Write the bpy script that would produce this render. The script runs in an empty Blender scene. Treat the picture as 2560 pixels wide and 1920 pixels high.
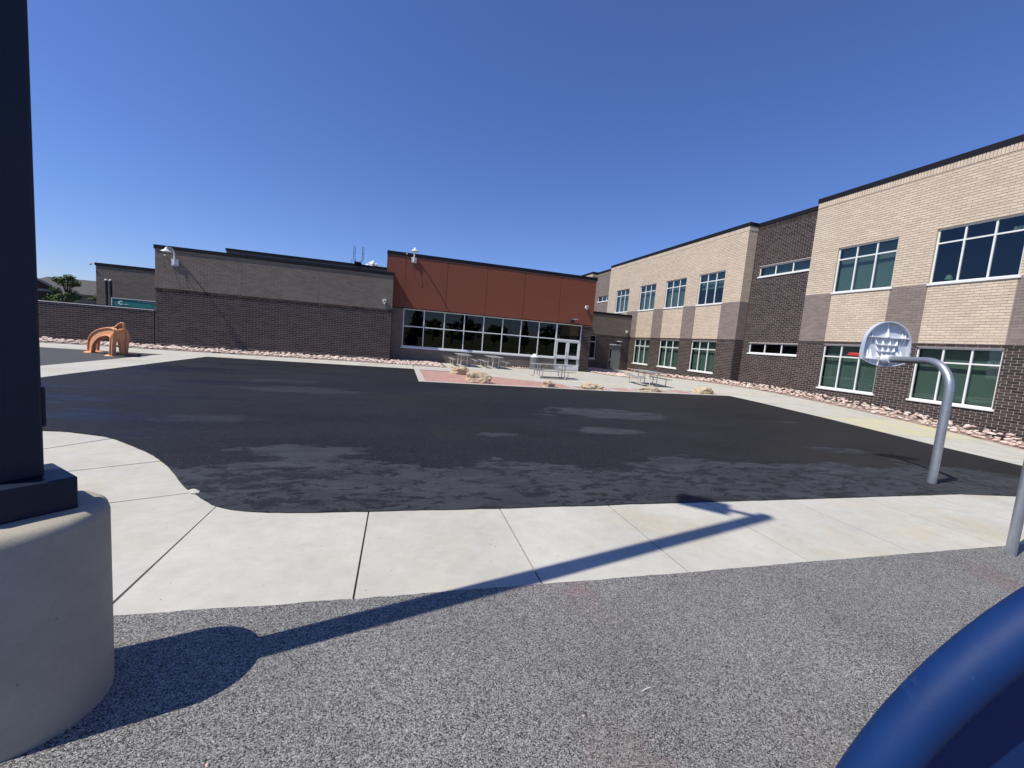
import bpy, bmesh, math, random
from mathutils import Vector, Matrix, noise

scene = bpy.context.scene
COL = scene.collection
R = math.radians
rnd = random.Random(7)

# ------------------------------------------------------------------ camera
CAM_H = 1.688
AX_R, AX_U, AX_F = Vector((.9623, -.2596, .0807)), Vector((-.0509, .1196, .9915)), Vector((.2671, .9583, -.1018))
cam_data = bpy.data.cameras.new('camera')
cam = bpy.data.objects.new('camera', cam_data)
COL.objects.link(cam)
cam_data.sensor_width = 36.0
cam_data.lens = 1030.36 / 2560 * 36.0
cam_data.clip_start = 0.05
cam_data.clip_end = 6000
cam.matrix_world = Matrix(((AX_R.x, AX_U.x, -AX_F.x, 0), (AX_R.y, AX_U.y, -AX_F.y, 0), (AX_R.z, AX_U.z, -AX_F.z, CAM_H), (0, 0, 0, 1)))
scene.camera = cam

# ------------------------------------------------------------------ sky, sun, exposure
SUN_TO = Vector((-1.0, -.266, 1.48)).normalized()
world = bpy.data.worlds.new('World')
scene.world = world
world.use_nodes = True
wn = world.node_tree.nodes
sky = wn.new('ShaderNodeTexSky')
sky.sky_type = 'NISHITA'
sky.sun_disc = False
sky.sun_elevation = math.asin(SUN_TO.z)
sky.sun_rotation = math.atan2(SUN_TO.x, SUN_TO.y)
sky.altitude = 2500
sky.air_density = 1.5
sky.dust_density = 0.3
sky.ozone_density = 6.0
wb = wn.new('ShaderNodeMix')
wb.data_type, wb.blend_type = 'RGBA', 'MULTIPLY'
wb.inputs['Factor'].default_value = 1.0
wb.inputs['B'].default_value = (.83, .90, 1.30, 1)   # the camera's cool white balance, the same over the whole sky
world.node_tree.links.new(sky.outputs[0], wb.inputs['A'])
world.node_tree.links.new(wb.outputs['Result'], wn['Background'].inputs[0])
wn['Background'].inputs[1].default_value = 0.089
sun_data = bpy.data.lights.new('sun', 'SUN')
sun_data.energy = 5.0
sun_data.angle = R(.53)
sun_data.color = (1.0, .95, .825)
sun = bpy.data.objects.new('sun', sun_data)
COL.objects.link(sun)
sun.rotation_euler = (-SUN_TO).to_track_quat('-Z', 'Y').to_euler()
scene.view_settings.view_transform = 'Standard'
scene.view_settings.look = 'None'
scene.view_settings.gamma = 1.0
scene.view_settings.use_curve_mapping = False
scene.view_settings.exposure = 0.20
scene.cycles.max_bounces = 8
scene.cycles.transparent_max_bounces = 12
scene.cycles.use_denoising = True


# ------------------------------------------------------------------ tagging
def tag(o, label=None, cat=None, group=None, kind=None):
    if label: o['label'] = label
    if cat: o['category'] = cat
    if group: o['group'] = group
    if kind: o['kind'] = kind
    return o


def empty(name, loc=(0, 0, 0), rz=0, label=None, cat=None, group=None):
    o = bpy.data.objects.new(name, None)
    o.empty_display_size = .2
    COL.objects.link(o)
    o.location = loc
    o.rotation_euler = (0, 0, rz)
    return tag(o, label, cat, group)


def link(name, mesh, parent=None, loc=(0, 0, 0)):
    o = bpy.data.objects.new(name, mesh)
    COL.objects.link(o)
    o.location = loc
    if parent: o.parent = parent
    return o


def copy_tree(o, parent=None):
    c = o.copy()
    COL.objects.link(c)
    c.parent = parent
    for ch in o.children: copy_tree(ch, c)
    return c


# ------------------------------------------------------------------ mesh building
class MB:
    def __init__(s):
        s.v, s.f, s.m = [], [], []
        s.mi = 0

    def face(s, pts):
        b = len(s.v)
        s.v += [tuple(p) for p in pts]
        s.f.append(tuple(range(b, b + len(pts))))
        s.m.append(s.mi)

    def raw(s, vs, fs):
        b = len(s.v)
        s.v += [tuple(p) for p in vs]
        for f in fs:
            s.f.append(tuple(i + b for i in f))
            s.m.append(s.mi)

    def box(s, x0, x1, y0, y1, z0, z1, M=None, skip=()):
        vs = [Vector((x, y, z)) for z in (z0, z1) for y in (y0, y1) for x in (x0, x1)]
        if M: vs = [M @ p for p in vs]
        fs = {'z0': (0, 2, 3, 1), 'z1': (4, 5, 7, 6), 'y0': (0, 1, 5, 4), 'y1': (2, 6, 7, 3), 'x0': (0, 4, 6, 2), 'x1': (1, 3, 7, 5)}
        s.raw(vs, [f for k, f in fs.items() if k not in skip])
        return s

    def tube(s, path, r, n=10, caps=True, closed=False):
        P = [Vector(p) for p in path]
        k = len(P)
        rs = r if isinstance(r, (list, tuple)) else [r] * k
        t0 = (P[1] - P[0]).normalized()
        ref = Vector((0, 0, 1)) if abs(t0.z) < .9 else Vector((1, 0, 0))
        nrm = t0.cross(ref).normalized()
        rings = []
        for i in range(k):
            if closed: t = (P[(i + 1) % k] - P[i - 1])
            else: t = P[min(i + 1, k - 1)] - P[max(i - 1, 0)]
            t.normalize()
            nrm = (nrm - t * nrm.dot(t))
            nrm.normalize()
            b = t.cross(nrm)
            rings.append([P[i] + (nrm * math.cos(a) + b * math.sin(a)) * rs[i] for a in [2 * math.pi * j / n for j in range(n)]])
        vs = [p for q in rings for p in q]
        fs = []
        for i in range(k if closed else k - 1):
            i2 = (i + 1) % k
            for j in range(n):
                j2 = (j + 1) % n
                fs.append((i * n + j, i * n + j2, i2 * n + j2, i2 * n + j))
        if caps and not closed:
            fs.append(tuple(range(n - 1, -1, -1)))
            fs.append(tuple((k - 1) * n + j for j in range(n)))
        s.raw(vs, fs)
        return s

    def lathe(s, prof, n=24, M=None, ang=None):
        # profile of (radius, height) turned about z
        a_all = ang if ang else [2 * math.pi * j / n for j in range(n)]
        m = len(a_all)
        vs = [Vector((r * math.cos(a), r * math.sin(a), z)) for r, z in prof for a in a_all]
        if M: vs = [M @ p for p in vs]
        fs = []
        for i in range(len(prof) - 1):
            for j in range(m if not ang else m - 1):
                j2 = (j + 1) % m
                fs.append((i * m + j, i * m + j2, (i + 1) * m + j2, (i + 1) * m + j))
        s.raw(vs, fs)
        return s

    def prism(s, pts2, fn, d0, d1):
        # closed outline of 2-d points mapped by fn(a, b, depth)
        a = [fn(p[0], p[1], d0) for p in pts2]
        b = [fn(p[0], p[1], d1) for p in pts2]
        n = len(pts2)
        s.raw(a + b, [tuple(range(n)), tuple(range(2 * n - 1, n - 1, -1))] + [(i, i + n, (i + 1) % n + n, (i + 1) % n) for i in range(n)])
        return s

    def mesh(s, name, mats, smooth=None, merge=False, fixn=True):
        me = bpy.data.meshes.new(name)
        me.from_pydata(s.v, [], s.f)
        if not isinstance(mats, (list, tuple)): mats = [mats]
        for m in mats: me.materials.append(m)
        if len(mats) > 1: me.polygons.foreach_set('material_index', s.m)
        if merge or fixn:
            bm = bmesh.new()
            bm.from_mesh(me)
            if merge: bmesh.ops.remove_doubles(bm, verts=bm.verts, dist=1e-4)
            if fixn: bmesh.ops.recalc_face_normals(bm, faces=bm.faces)
            bm.to_mesh(me)
            bm.free()
        if smooth is not None:
            me.polygons.foreach_set('use_smooth', [True] * len(me.polygons))
            me.set_sharp_from_angle(angle=R(smooth))
        me.update()
        return me

    def build(s, name, mats, parent=None, loc=(0, 0, 0), smooth=None, merge=False, fixn=True):
        return link(name, s.mesh(name, mats, smooth, merge, fixn), parent, loc)


def box_obj(name, b, mat, parent=None, bevel=0.0, loc=(0, 0, 0)):
    me = MB().box(*b).mesh(name, mat)
    if bevel:
        bm = bmesh.new()
        bm.from_mesh(me)
        bmesh.ops.remove_doubles(bm, verts=bm.verts, dist=1e-5)
        bmesh.ops.bevel(bm, geom=bm.edges[:], offset=bevel, segments=2, affect='EDGES', profile=.5)
        bm.to_mesh(me)
        bm.free()
    return link(name, me, parent, loc)


# ------------------------------------------------------------------ node helpers
class NT:
    def __init__(s, name):
        s.mat = bpy.data.materials.new(name)
        s.mat.use_nodes = True
        s.t = s.mat.node_tree
        s.n = s.t.nodes
        s.bsdf = s.n['Principled BSDF']
        s.out = s.n['Material Output']
        s._pos = None

    def new(s, t, **kw):
        nd = s.n.new(t)
        for k, v in kw.items(): setattr(nd, k, v)
        return nd

    def L(s, a, b): s.t.links.new(a, b)

    def inp(s, sock, v):
        if isinstance(v, bpy.types.NodeSocket): s.L(v, sock)
        elif v is not None:
            if sock.type == 'RGBA' and not isinstance(v, (int, float)) and len(v) == 3: v = (*v, 1)
            sock.default_value = v

    @property
    def pos(s):
        if s._pos is None: s._pos = s.new('ShaderNodeNewGeometry')
        return s._pos.outputs['Position']

    def map(s, scale=(1, 1, 1), loc=(0, 0, 0), rot=(0, 0, 0), vec=None):
        m = s.new('ShaderNodeMapping')
        s.inp(m.inputs['Vector'], vec or s.pos)
        m.inputs['Scale'].default_value = scale
        m.inputs['Location'].default_value = loc
        m.inputs['Rotation'].default_value = rot
        return m.outputs[0]

    def noise(s, scale, detail=2, rough=.5, vec=None, dist=0, color=False):
        nd = s.new('ShaderNodeTexNoise')
        s.inp(nd.inputs['Vector'], vec or s.pos)
        nd.inputs['Scale'].default_value = scale
        nd.inputs['Detail'].default_value = detail
        nd.inputs['Roughness'].default_value = rough
        nd.inputs['Distortion'].default_value = dist
        return nd.outputs['Color' if color else 'Fac']

    def voro(s, scale, vec=None, out='Color', feature='F1'):
        nd = s.new('ShaderNodeTexVoronoi', feature=feature)
        s.inp(nd.inputs['Vector'], vec or s.pos)
        nd.inputs['Scale'].default_value = scale
        return nd.outputs[out]

    def math(s, op, a, b=None, c=None, clamp=False):
        nd = s.new('ShaderNodeMath', operation=op, use_clamp=clamp)
        s.inp(nd.inputs[0], a)
        if b is not None: s.inp(nd.inputs[1], b)
        if c is not None: s.inp(nd.inputs[2], c)
        return nd.outputs[0]

    def rng(s, v, a, b, c=0, d=1, smooth=True):
        nd = s.new('ShaderNodeMapRange', interpolation_type='SMOOTHSTEP' if smooth else 'LINEAR')
        s.inp(nd.inputs[0], v)
        for i, x in enumerate((a, b, c, d)): nd.inputs[i + 1].default_value = x
        return nd.outputs[0]

    def mix(s, f, a, b, mode='MIX'):
        nd = s.new('ShaderNodeMix', data_type='RGBA', blend_type=mode)
        s.inp(nd.inputs['Factor'], f)
        s.inp(nd.inputs['A'], a)
        s.inp(nd.inputs['B'], b)
        return nd.outputs['Result']

    def scale_col(s, col, f):
        nd = s.new('ShaderNodeVectorMath', operation='SCALE')
        if isinstance(col, bpy.types.NodeSocket): s.L(col, nd.inputs[0])
        else: nd.inputs[0].default_value = col[:3]
        s.inp(nd.inputs['Scale'], f)
        return nd.outputs[0]

    def xyz(s, vec=None):
        nd = s.new('ShaderNodeSeparateXYZ')
        s.inp(nd.inputs[0], vec or s.pos)
        return nd.outputs

    def bump(s, h, strength=.3, dist=.01):
        nd = s.new('ShaderNodeBump')
        nd.inputs['Strength'].default_value = strength
        nd.inputs['Distance'].default_value = dist
        s.inp(nd.inputs['Height'], h)
        s.L(nd.outputs[0], s.bsdf.inputs['Normal'])

    def set(s, col=None, rough=None, metal=None, spec=None):
        if col is not None: s.inp(s.bsdf.inputs['Base Color'], col)
        if rough is not None: s.inp(s.bsdf.inputs['Roughness'], rough)
        if metal is not None: s.inp(s.bsdf.inputs['Metallic'], metal)
        if spec is not None: s.inp(s.bsdf.inputs['Specular IOR Level'], spec)
        return s.mat


def plain(name, col, rough=.5, metal=0, var=.12, scale=6, bump=0, bscale=60, spec=.5):
    t = NT(name)
    c = col
    if var:
        f = t.math('MULTIPLY_ADD', t.noise(scale, 4, .6), 2 * var, 1 - var)
        c = t.scale_col(col, f)
    if bump: t.bump(t.noise(bscale, 3, .6), bump, .01)
    r = t.math('MULTIPLY_ADD', t.noise(scale * 1.7, 3, .6), .16, rough - .08)
    return t.set(c, r, metal, spec)


M = {}


def brick_mat(key, col, var, rough=.85, hue=(0, 0, 0), grime=.0):
    t = NT(key)
    oi = t.new('ShaderNodeObjectInfo')
    ge = t.new('ShaderNodeNewGeometry')
    rr = t.math('FRACT', t.math('ADD', oi.outputs['Random'], ge.outputs['Random Per Island']))
    f = t.math('MULTIPLY_ADD', rr, 2 * var, 1 - var)
    r2 = t.math('FRACT', t.math('MULTIPLY', rr, 17.31))
    tint = t.mix(r2, col, tuple(max(.0, a + b) for a, b in zip(col, hue)))
    f2 = t.math('MULTIPLY_ADD', t.noise(55, 4, .7), .5, .75)
    f3 = t.math('MULTIPLY_ADD', t.noise(.55, 4, .6), .30, .85)
    c = t.scale_col(t.scale_col(t.scale_col(tint, f), f2), f3)
    t.bump(t.noise(90, 4, .7), .5, .004)
    M[key] = t.set(c, rough, 0, .25)


brick_mat('dark_brick', (.046, .037, .034), .36, hue=(.010, .0, .002))
brick_mat('tan_brick', (.565, .475, .378), .085, hue=(.015, -.003, -.012))
brick_mat('taupe_brick', (.222, .184, .166), .11, hue=(.01, -.003, -.003))
brick_mat('grey_brick', (.178, .153, .132), .12, hue=(.01, .0, -.004))


def mortar(key, col):
    t = NT(key)
    f = t.math('MULTIPLY_ADD', t.noise(14, 4, .7), .5, .75)
    t.bump(t.noise(120, 3, .7), .4, .004)
    M[key] = t.set(t.scale_col(col, f), .9, 0, .2)


mortar('dark_mortar', (.41, .36, .33))
mortar('tan_mortar', (.385, .32, .262))
mortar('taupe_mortar', (.31, .265, .245))
mortar('grey_mortar', (.25, .218, .19))

M['white_frame'] = plain('white_frame', (.70, .71, .71), .4, 0, .06)
M['dark_cap'] = plain('dark_cap', (.009, .009, .013), .6, 0, .1, 6, 0, 60, .2)
M['galv'] = plain('galvanised', (.40, .42, .44), .42, .75, .22, 16)
M['tube_white'] = plain('tube_white', (.62, .60, .55), .5, .2, .12)
M['alu'] = plain('aluminium', (.42, .43, .43), .45, .55, .18, 5)
M['door_grey'] = plain('door_grey', (.17, .18, .18), .45, 0, .06)
M['lamp_white'] = plain('lamp_white', (.68, .70, .72), .35, .1, .08)
M['navy_steel'] = plain('navy_steel', (.008, .014, .032), .48, 0, .18, 9, .05, 90, .35)
M['black'] = plain('black', (.012, .012, .014), .5)
M['interior'] = plain('interior', (.10, .10, .10), .8)
M['room_dark'] = plain('room_dark', (.035, .035, .035), .8)
M['blind'] = plain('blind', (.62, .60, .55), .8, 0, .04, 3)
M['teal'] = plain('teal', (.02, .20, .19), .45, 0, .08)
M['white'] = plain('white', (.75, .75, .73), .5, 0, .05)
M['red_rim'] = plain('red_rim', (.55, .05, .04), .45, 0, .15, 20)
M['roof_gravel'] = plain('roof_gravel', (.22, .21, .2), .9)
M['tree_bark'] = plain('tree_bark', (.07, .05, .035), .9, 0, .3, 12, .6, 30)


def siding():
    t = NT('red_panel')
    z = t.xyz()[2]
    w = t.math('PINGPONG', t.math('MULTIPLY', z, 1 / .155), .5)
    groove = t.rng(w, 0, .06)
    n = t.noise(2.2, 5, .65, t.map((1, 1, 6)))
    g = t.noise(22, 3, .6, t.map((.25, 1, 3)))
    f = t.math('ADD', t.math('MULTIPLY_ADD', n, .34, .70), t.math('MULTIPLY', g, .22))
    f = t.math('MULTIPLY', f, t.math('MULTIPLY_ADD', groove, .18, .82))
    t.bump(t.math('ADD', groove, t.math('MULTIPLY', g, .25)), .5, .006)
    return t.set(t.scale_col((.200, .062, .036), f), .6, 0, .3)


M['red_panel'] = siding()


def blue_plastic():
    t = NT('blue_plastic')
    n = t.noise(9, 4, .6)
    sc = t.math('MAXIMUM', t.rng(t.noise(24, 6, .75, t.map((1, 9, 2), rot=(0, .4, .7))), .64, .72), t.rng(t.noise(6, 6, .75), .58, .75))
    c = t.mix(t.math('MULTIPLY', sc, .25), t.scale_col((.0035, .024, .105), t.math('MULTIPLY_ADD', n, .5, .75)), (.10, .14, .26))
    t.bump(t.noise(160, 2, .5), .06, .003)
    return t.set(c, t.math('MULTIPLY_ADD', n, .25, .48), 0, .22)


M['blue_plastic'] = blue_plastic()


def orange_plastic():
    t = NT('orange_plastic')
    n = t.noise(7, 5, .7)
    w = t.rng(t.noise(26, 4, .7), .62, .7)
    c = t.mix(w, t.scale_col((.66, .31, .155), t.math('MULTIPLY_ADD', n, .6, .7)), (.70, .52, .38))
    t.bump(n, .25, .02)
    return t.set(c, .55, 0, .35)


M['orange_plastic'] = orange_plastic()


def board_plastic():
    t = NT('board_plastic')
    n = t.noise(5, 4, .6)
    c = t.scale_col((.50, .54, .61), t.math('MULTIPLY_ADD', n, .2, .9))
    return t.set(c, .42, 0, .4)


M['board'] = board_plastic()
M['board_rib_lit'] = plain('board_rib_lit', (.78, .80, .83), .4, 0, .05)  # ribs of the same board, their sunlit brightness put into a paler colour


def glass(key, tint, k=1.0, f0=.06, roughness=0.0):
    t = NT(key)
    for nd in (t.bsdf,): t.n.remove(nd)
    tr = t.new('ShaderNodeBsdfTransparent')
    tr.inputs[0].default_value = (*tint, 1)
    gl = t.new('ShaderNodeBsdfGlossy')
    gl.inputs['Roughness'].default_value = roughness
    gl.inputs['Color'].default_value = (.92, .97, 1, 1)
    lw = t.new('ShaderNodeLayerWeight')
    lw.inputs['Blend'].default_value = .5
    fac = t.math('MULTIPLY_ADD', t.math('POWER', lw.outputs['Facing'], 4.0), .75 * k, f0)
    bp = t.new('ShaderNodeBump')
    bp.inputs['Strength'].default_value = .04
    bp.inputs['Distance'].default_value = .02
    t.L(t.noise(1.3, 2, .5), bp.inputs['Height'])
    t.L(bp.outputs[0], gl.inputs['Normal'])
    mx = t.new('ShaderNodeMixShader')
    t.L(fac, mx.inputs[0])
    t.L(tr.outputs[0], mx.inputs[1])
    t.L(gl.outputs[0], mx.inputs[2])
    t.L(mx.outputs[0], t.out.inputs['Surface'])
    M[key] = t.mat


glass('glass_green', (.535, .625, .605), 1.0, .05)
glass('glass_dark', (.15, .17, .20), 1.0, .042)


def asphalt():
    t = NT('fresh_asphalt')
    x, y, z = t.xyz()
    big = t.noise(.42, 6, .62, t.map((.55, 1.35, 1), rot=(0, 0, .12)), dist=.35)
    mid = t.noise(1.1, 7, .70, t.map((.6, 1.5, 1), rot=(0, 0, -.15)), dist=.5)
    fine = t.noise(4.6, 6, .74, t.map((.8, 1.6, 1), rot=(0, 0, .2)), dist=.5)
    # drier band along the near edge, its border ragged, broken by sealed flecks
    yy = t.math('ADD', t.math('ADD', y, t.math('MULTIPLY_ADD', t.noise(.55, 3, .5), 2.4, -1.2)), t.math('ADD', t.math('MULTIPLY_ADD', mid, 1.8, -.9), t.math('MULTIPLY_ADD', fine, .5, -.25)))
    band = t.rng(yy, 5.42, 5.30)
    fl = t.math('ADD', t.math('MULTIPLY', fine, .68), t.math('MULTIPLY', mid, .32))
    flecks = t.rng(fl, .512, .530)
    dry = t.math('MULTIPLY', band, t.math('SUBTRACT', 1, t.math('MULTIPLY', flecks, .85)))
    # a few separate dusty patches where water dried
    for (cx, cy, rx, ry, am) in ((5.2, 9.6, 1.9, .9, 1.0), (4.3, 7.6, 1.0, .35, 1.0), (1.8, 7.05, .45, .2, .95), (3.5, 9.2, .5, .25, .7), (9.0, 6.4, 1.1, .28, .8),
                                 (-2.3, 11.6, 1.6, .7, .55), (-3.4, 13.2, 1.3, .5, .45), (-3.0, 7.8, .9, .4, .4), (-1.2, 5.9, .9, .35, .9), (11.2, 9.6, .6, .2, .6)):
        dx = t.math('MULTIPLY', t.math('SUBTRACT', x, cx), 1 / rx)
        dy = t.math('MULTIPLY', t.math('SUBTRACT', y, cy), 1 / ry)
        d2 = t.math('ADD', t.math('MULTIPLY', dx, dx), t.math('MULTIPLY', dy, dy))
        e = t.math('ADD', d2, t.math('ADD', t.math('MULTIPLY_ADD', mid, 4.4, -2.2), t.math('MULTIPLY_ADD', fine, 2.4, -1.2)))
        dry = t.math('MAXIMUM', dry, t.math('MULTIPLY', t.rng(e, .80, .45), am))
    cloud = t.rng(big, .32, .68)
    dark = t.mix(cloud, (.0055, .0058, .0075), (.0118, .0124, .0155))
    brown = t.rng(t.noise(.30, 4, .6, t.map((.6, 1.2, 1), loc=(11, 2, 0))), .55, .70)
    dark = t.mix(t.math('MULTIPLY', brown, .7), dark, (.0165, .0132, .0095))
    drytone = t.mix(t.rng(t.noise(2.2, 5, .65, t.map((.5, 1.6, 1))), .35, .65), (.032, .0355, .044), (.048, .0535, .066))
    col = t.mix(t.math('MULTIPLY', dry, t.rng(big, .25, .6, .65, 1.0)), dark, drytone)
    grain = t.noise(150, 2, .6)
    sp = t.xyz(t.voro(230))[0]
    f = t.math('ADD', t.math('MULTIPLY_ADD', grain, .8, .35), t.math('MULTIPLY', sp, .5))
    chip = t.rng(t.xyz(t.voro(48))[1], .84, .95)
    col = t.mix(t.math('MULTIPLY', chip, .22), t.scale_col(col, f), (.085, .087, .092))
    t.bump(t.math('ADD', grain, t.math('MULTIPLY', sp, .8)), .8, .007)
    wet = t.rng(t.noise(.5, 6, .62, t.map((.45, 2.2, 1), loc=(-4, 6, 0)), dist=.3), .50, .60)
    wet = t.math('MULTIPLY', wet, t.rng(x, -2.0, -5.0))
    rough = t.math('SUBTRACT', t.math('MULTIPLY_ADD', dry, .16, .62), t.math('MULTIPLY', wet, .34))
    return t.set(col, rough, 0, .28)


M['asphalt'] = asphalt()


def old_asphalt():
    t = NT('old_asphalt')
    n = t.noise(.8, 5, .65)
    g = t.noise(120, 2, .6)
    c = t.scale_col((.066, .070, .072), t.math('ADD', t.math('MULTIPLY_ADD', n, .5, .5), t.math('MULTIPLY', g, .5)))
    t.bump(g, .6, .006)
    return t.set(c, .85, 0, .3)


M['old_asphalt'] = old_asphalt()


def rubber():
    t = NT('rubber_crumb')
    warp = t.map((1, 1, 1))
    w2 = t.new('ShaderNodeVectorMath', operation='ADD')
    t.L(warp, w2.inputs[0])
    nz = t.noise(110, 2, .5, color=True)
    t.L(t.scale_col(nz, .009), w2.inputs[1])
    cell = t.voro(245, w2.outputs[0])
    cx, cy, cz = t.xyz(cell)
    ed = t.voro(245, w2.outputs[0], 'Distance', 'DISTANCE_TO_EDGE')
    lum = t.new('ShaderNodeValToRGB')
    t.L(cx, lum.inputs[0])
    r = lum.color_ramp
    r.elements[0].position, r.elements[0].color = 0, (.035, .034, .034, 1)
    r.elements[1].position, r.elements[1].color = 1, (.68, .66, .63, 1)
    for p, c in ((.20, (.062, .060, .059, 1)), (.34, (.23, .225, .218, 1)), (.62, (.36, .352, .340, 1)), (.80, (.49, .48, .46, 1))):
        e = r.elements.new(p)
        e.color = c
    f = t.rng(ed, .0, .12, .45, 1.0)
    col = t.scale_col(lum.outputs[0], f)
    big = t.noise(.9, 4, .6)
    col = t.scale_col(col, t.math('MULTIPLY_ADD', big, .7, .74))
    grit = t.noise(14, 5, .7)
    col = t.scale_col(col, t.math('MULTIPLY_ADD', grit, .5, .76))
    pink = t.math('MULTIPLY', t.rng(t.noise(.75, 5, .6, t.map((1, 1, 1), loc=(2.4, 7.1, 0))), .56, .72), .34)
    col = t.mix(pink, col, (.30, .15, .13))
    t.bump(t.math('ADD', cx, t.math('MULTIPLY', ed, 2.0)), .8, .006)
    return t.set(col, .85, 0, .25)


M['rubber'] = rubber()


def concrete(key, col=(.44, .427, .383), stain=.60):
    t = NT(key)
    oi = t.new('ShaderNodeObjectInfo')
    n = t.noise(1.1, 6, .62)
    st = t.math('MULTIPLY', t.rng(t.noise(.62, 5, .6, t.map((1, 1, 1), loc=(5, 1, 0))), .48, .70), stain)
    g = t.noise(160, 3, .7)
    br = t.noise(60, 2, .6, t.map((.1, 1.6, 1)))
    pits = t.rng(t.xyz(t.voro(38))[0], .975, .99)
    m2 = t.noise(7, 6, .72)
    f = t.math('ADD', t.math('ADD', t.math('MULTIPLY_ADD', n, .46, .44), t.math('MULTIPLY', m2, .34)), t.math('ADD', t.math('MULTIPLY', g, .16), t.math('MULTIPLY', br, .10)))
    f = t.math('MULTIPLY', f, t.math('MULTIPLY_ADD', oi.outputs['Random'], .08, .96))
    st2 = t.math('MULTIPLY', t.rng(t.noise(2.3, 6, .7, t.map((1, 1.3, 1), loc=(9, 4, 0))), .55, .75), .35)
    c = t.mix(st, t.scale_col(col, f), t.scale_col((.42, .365, .27), f))
    c = t.mix(st2, c, t.scale_col((.36, .34, .30), f))
    dd = t.voro(38, None, 'Distance')
    pit = t.math('MULTIPLY', pits, t.rng(dd, .30, .12))
    c = t.mix(t.math('MULTIPLY', pit, .7), c, (.12, .11, .10))
    t.bump(t.math('ADD', g, br), .25, .004)
    M[key] = t.set(c, .85, 0, .3)


concrete('concrete')
concrete('curb_concrete', (.43, .41, .375), .2)
concrete('pedestal_concrete', (.37, .335, .27), .35)


def yellow_concrete():
    t = NT('yellow_stain')
    n = t.noise(1.6, 5, .65)
    g = t.noise(90, 3, .7)
    x, y, z = t.xyz()
    c = t.mix(t.rng(n, .35, .60), (.43, .415, .375), (.47, .44, .28))
    c = t.scale_col(c, t.math('MULTIPLY_ADD', g, .3, .85))
    return t.set(c, .85, 0, .3)


M['yellow'] = yellow_concrete()
M['joint'] = plain('joint', (.15, .105, .088), .95, 0, .4, 20)


def rock_mat(key, a, b, c3):
    t = NT(key)
    oi = t.new('ShaderNodeObjectInfo')
    ge = t.new('ShaderNodeNewGeometry')
    rr = t.math('FRACT', t.math('ADD', oi.outputs['Random'], ge.outputs['Random Per Island']))
    n = t.noise(9, 5, .7)
    c = t.mix(rr, a, b)
    c = t.mix(t.rng(n, .5, .7), c, c3)
    c = t.scale_col(c, t.math('MULTIPLY_ADD', t.noise(40, 4, .7), .6, .7))
    t.bump(t.noise(30, 4, .7), .5, .02)
    M[key] = t.set(c, .85, 0, .3)


rock_mat('pink_rock', (.50, .35, .295), (.62, .535, .475), (.62, .51, .445))
rock_mat('sandstone', (.52, .42, .28), (.48, .38, .26), (.27, .165, .075))


def red_gravel():
    t = NT('red_gravel')
    cell = t.voro(26)
    cx = t.xyz(cell)[0]
    c = t.mix(cx, (.30, .150, .125), (.52, .33, .29))
    c = t.scale_col(c, t.math('MULTIPLY_ADD', t.noise(1.2, 4, .6), .5, .75))
    t.bump(t.math('SUBTRACT', 1, t.voro(26, None, 'Distance')), .9, .02)
    return t.set(c, .9, 0, .2)


M['red_gravel'] = red_gravel()
M['bed_soil'] = plain('bed_soil', (.30, .225, .19), .95, 0, .4, 18, .8, 40)


def earth():
    t = NT('earth')
    n = t.noise(.06, 6, .65)
    g = t.noise(2.5, 5, .7)
    c = t.mix(t.rng(n, .35, .65), (.075, .085, .035), (.15, .125, .07))
    c = t.scale_col(c, t.math('MULTIPLY_ADD', g, .8, .6))
    t.bump(g, .6, .05)
    return t.set(c, .95, 0, .2)


M['earth'] = earth()


def leaf_mat(key, a, b):
    t = NT(key)
    ge = t.new('ShaderNodeNewGeometry')
    c = t.mix(ge.outputs['Random Per Island'], a, b)
    return t.set(c, .6, 0, .3)


M['leaf'] = leaf_mat('leaf', (.035, .075, .022), (.10, .16, .05))
M['needle'] = leaf_mat('needle', (.016, .034, .018), (.035, .060, .028))

# ------------------------------------------------------------------ the lie of the ground
PY = [-1e4, 4, 6, 7.8, 10.2, 13.6, 17, 19, 22, 26.5, 34, 1e4]
PZ = [-.5, -.5, -.42, -.33, -.13, .06, .18, .19, .14, 0, -.08, -.08]


def gz(x, y):
    w = min(max((x - 8) / 10.5, 0), 1.05)
    if w == 0: return 0.0
    for i in range(len(PY) - 1):
        if y <= PY[i + 1]:
            t = (y - PY[i]) / (PY[i + 1] - PY[i])
            return w * (PZ[i] + t * (PZ[i + 1] - PZ[i]))
    return w * PZ[-1]


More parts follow.
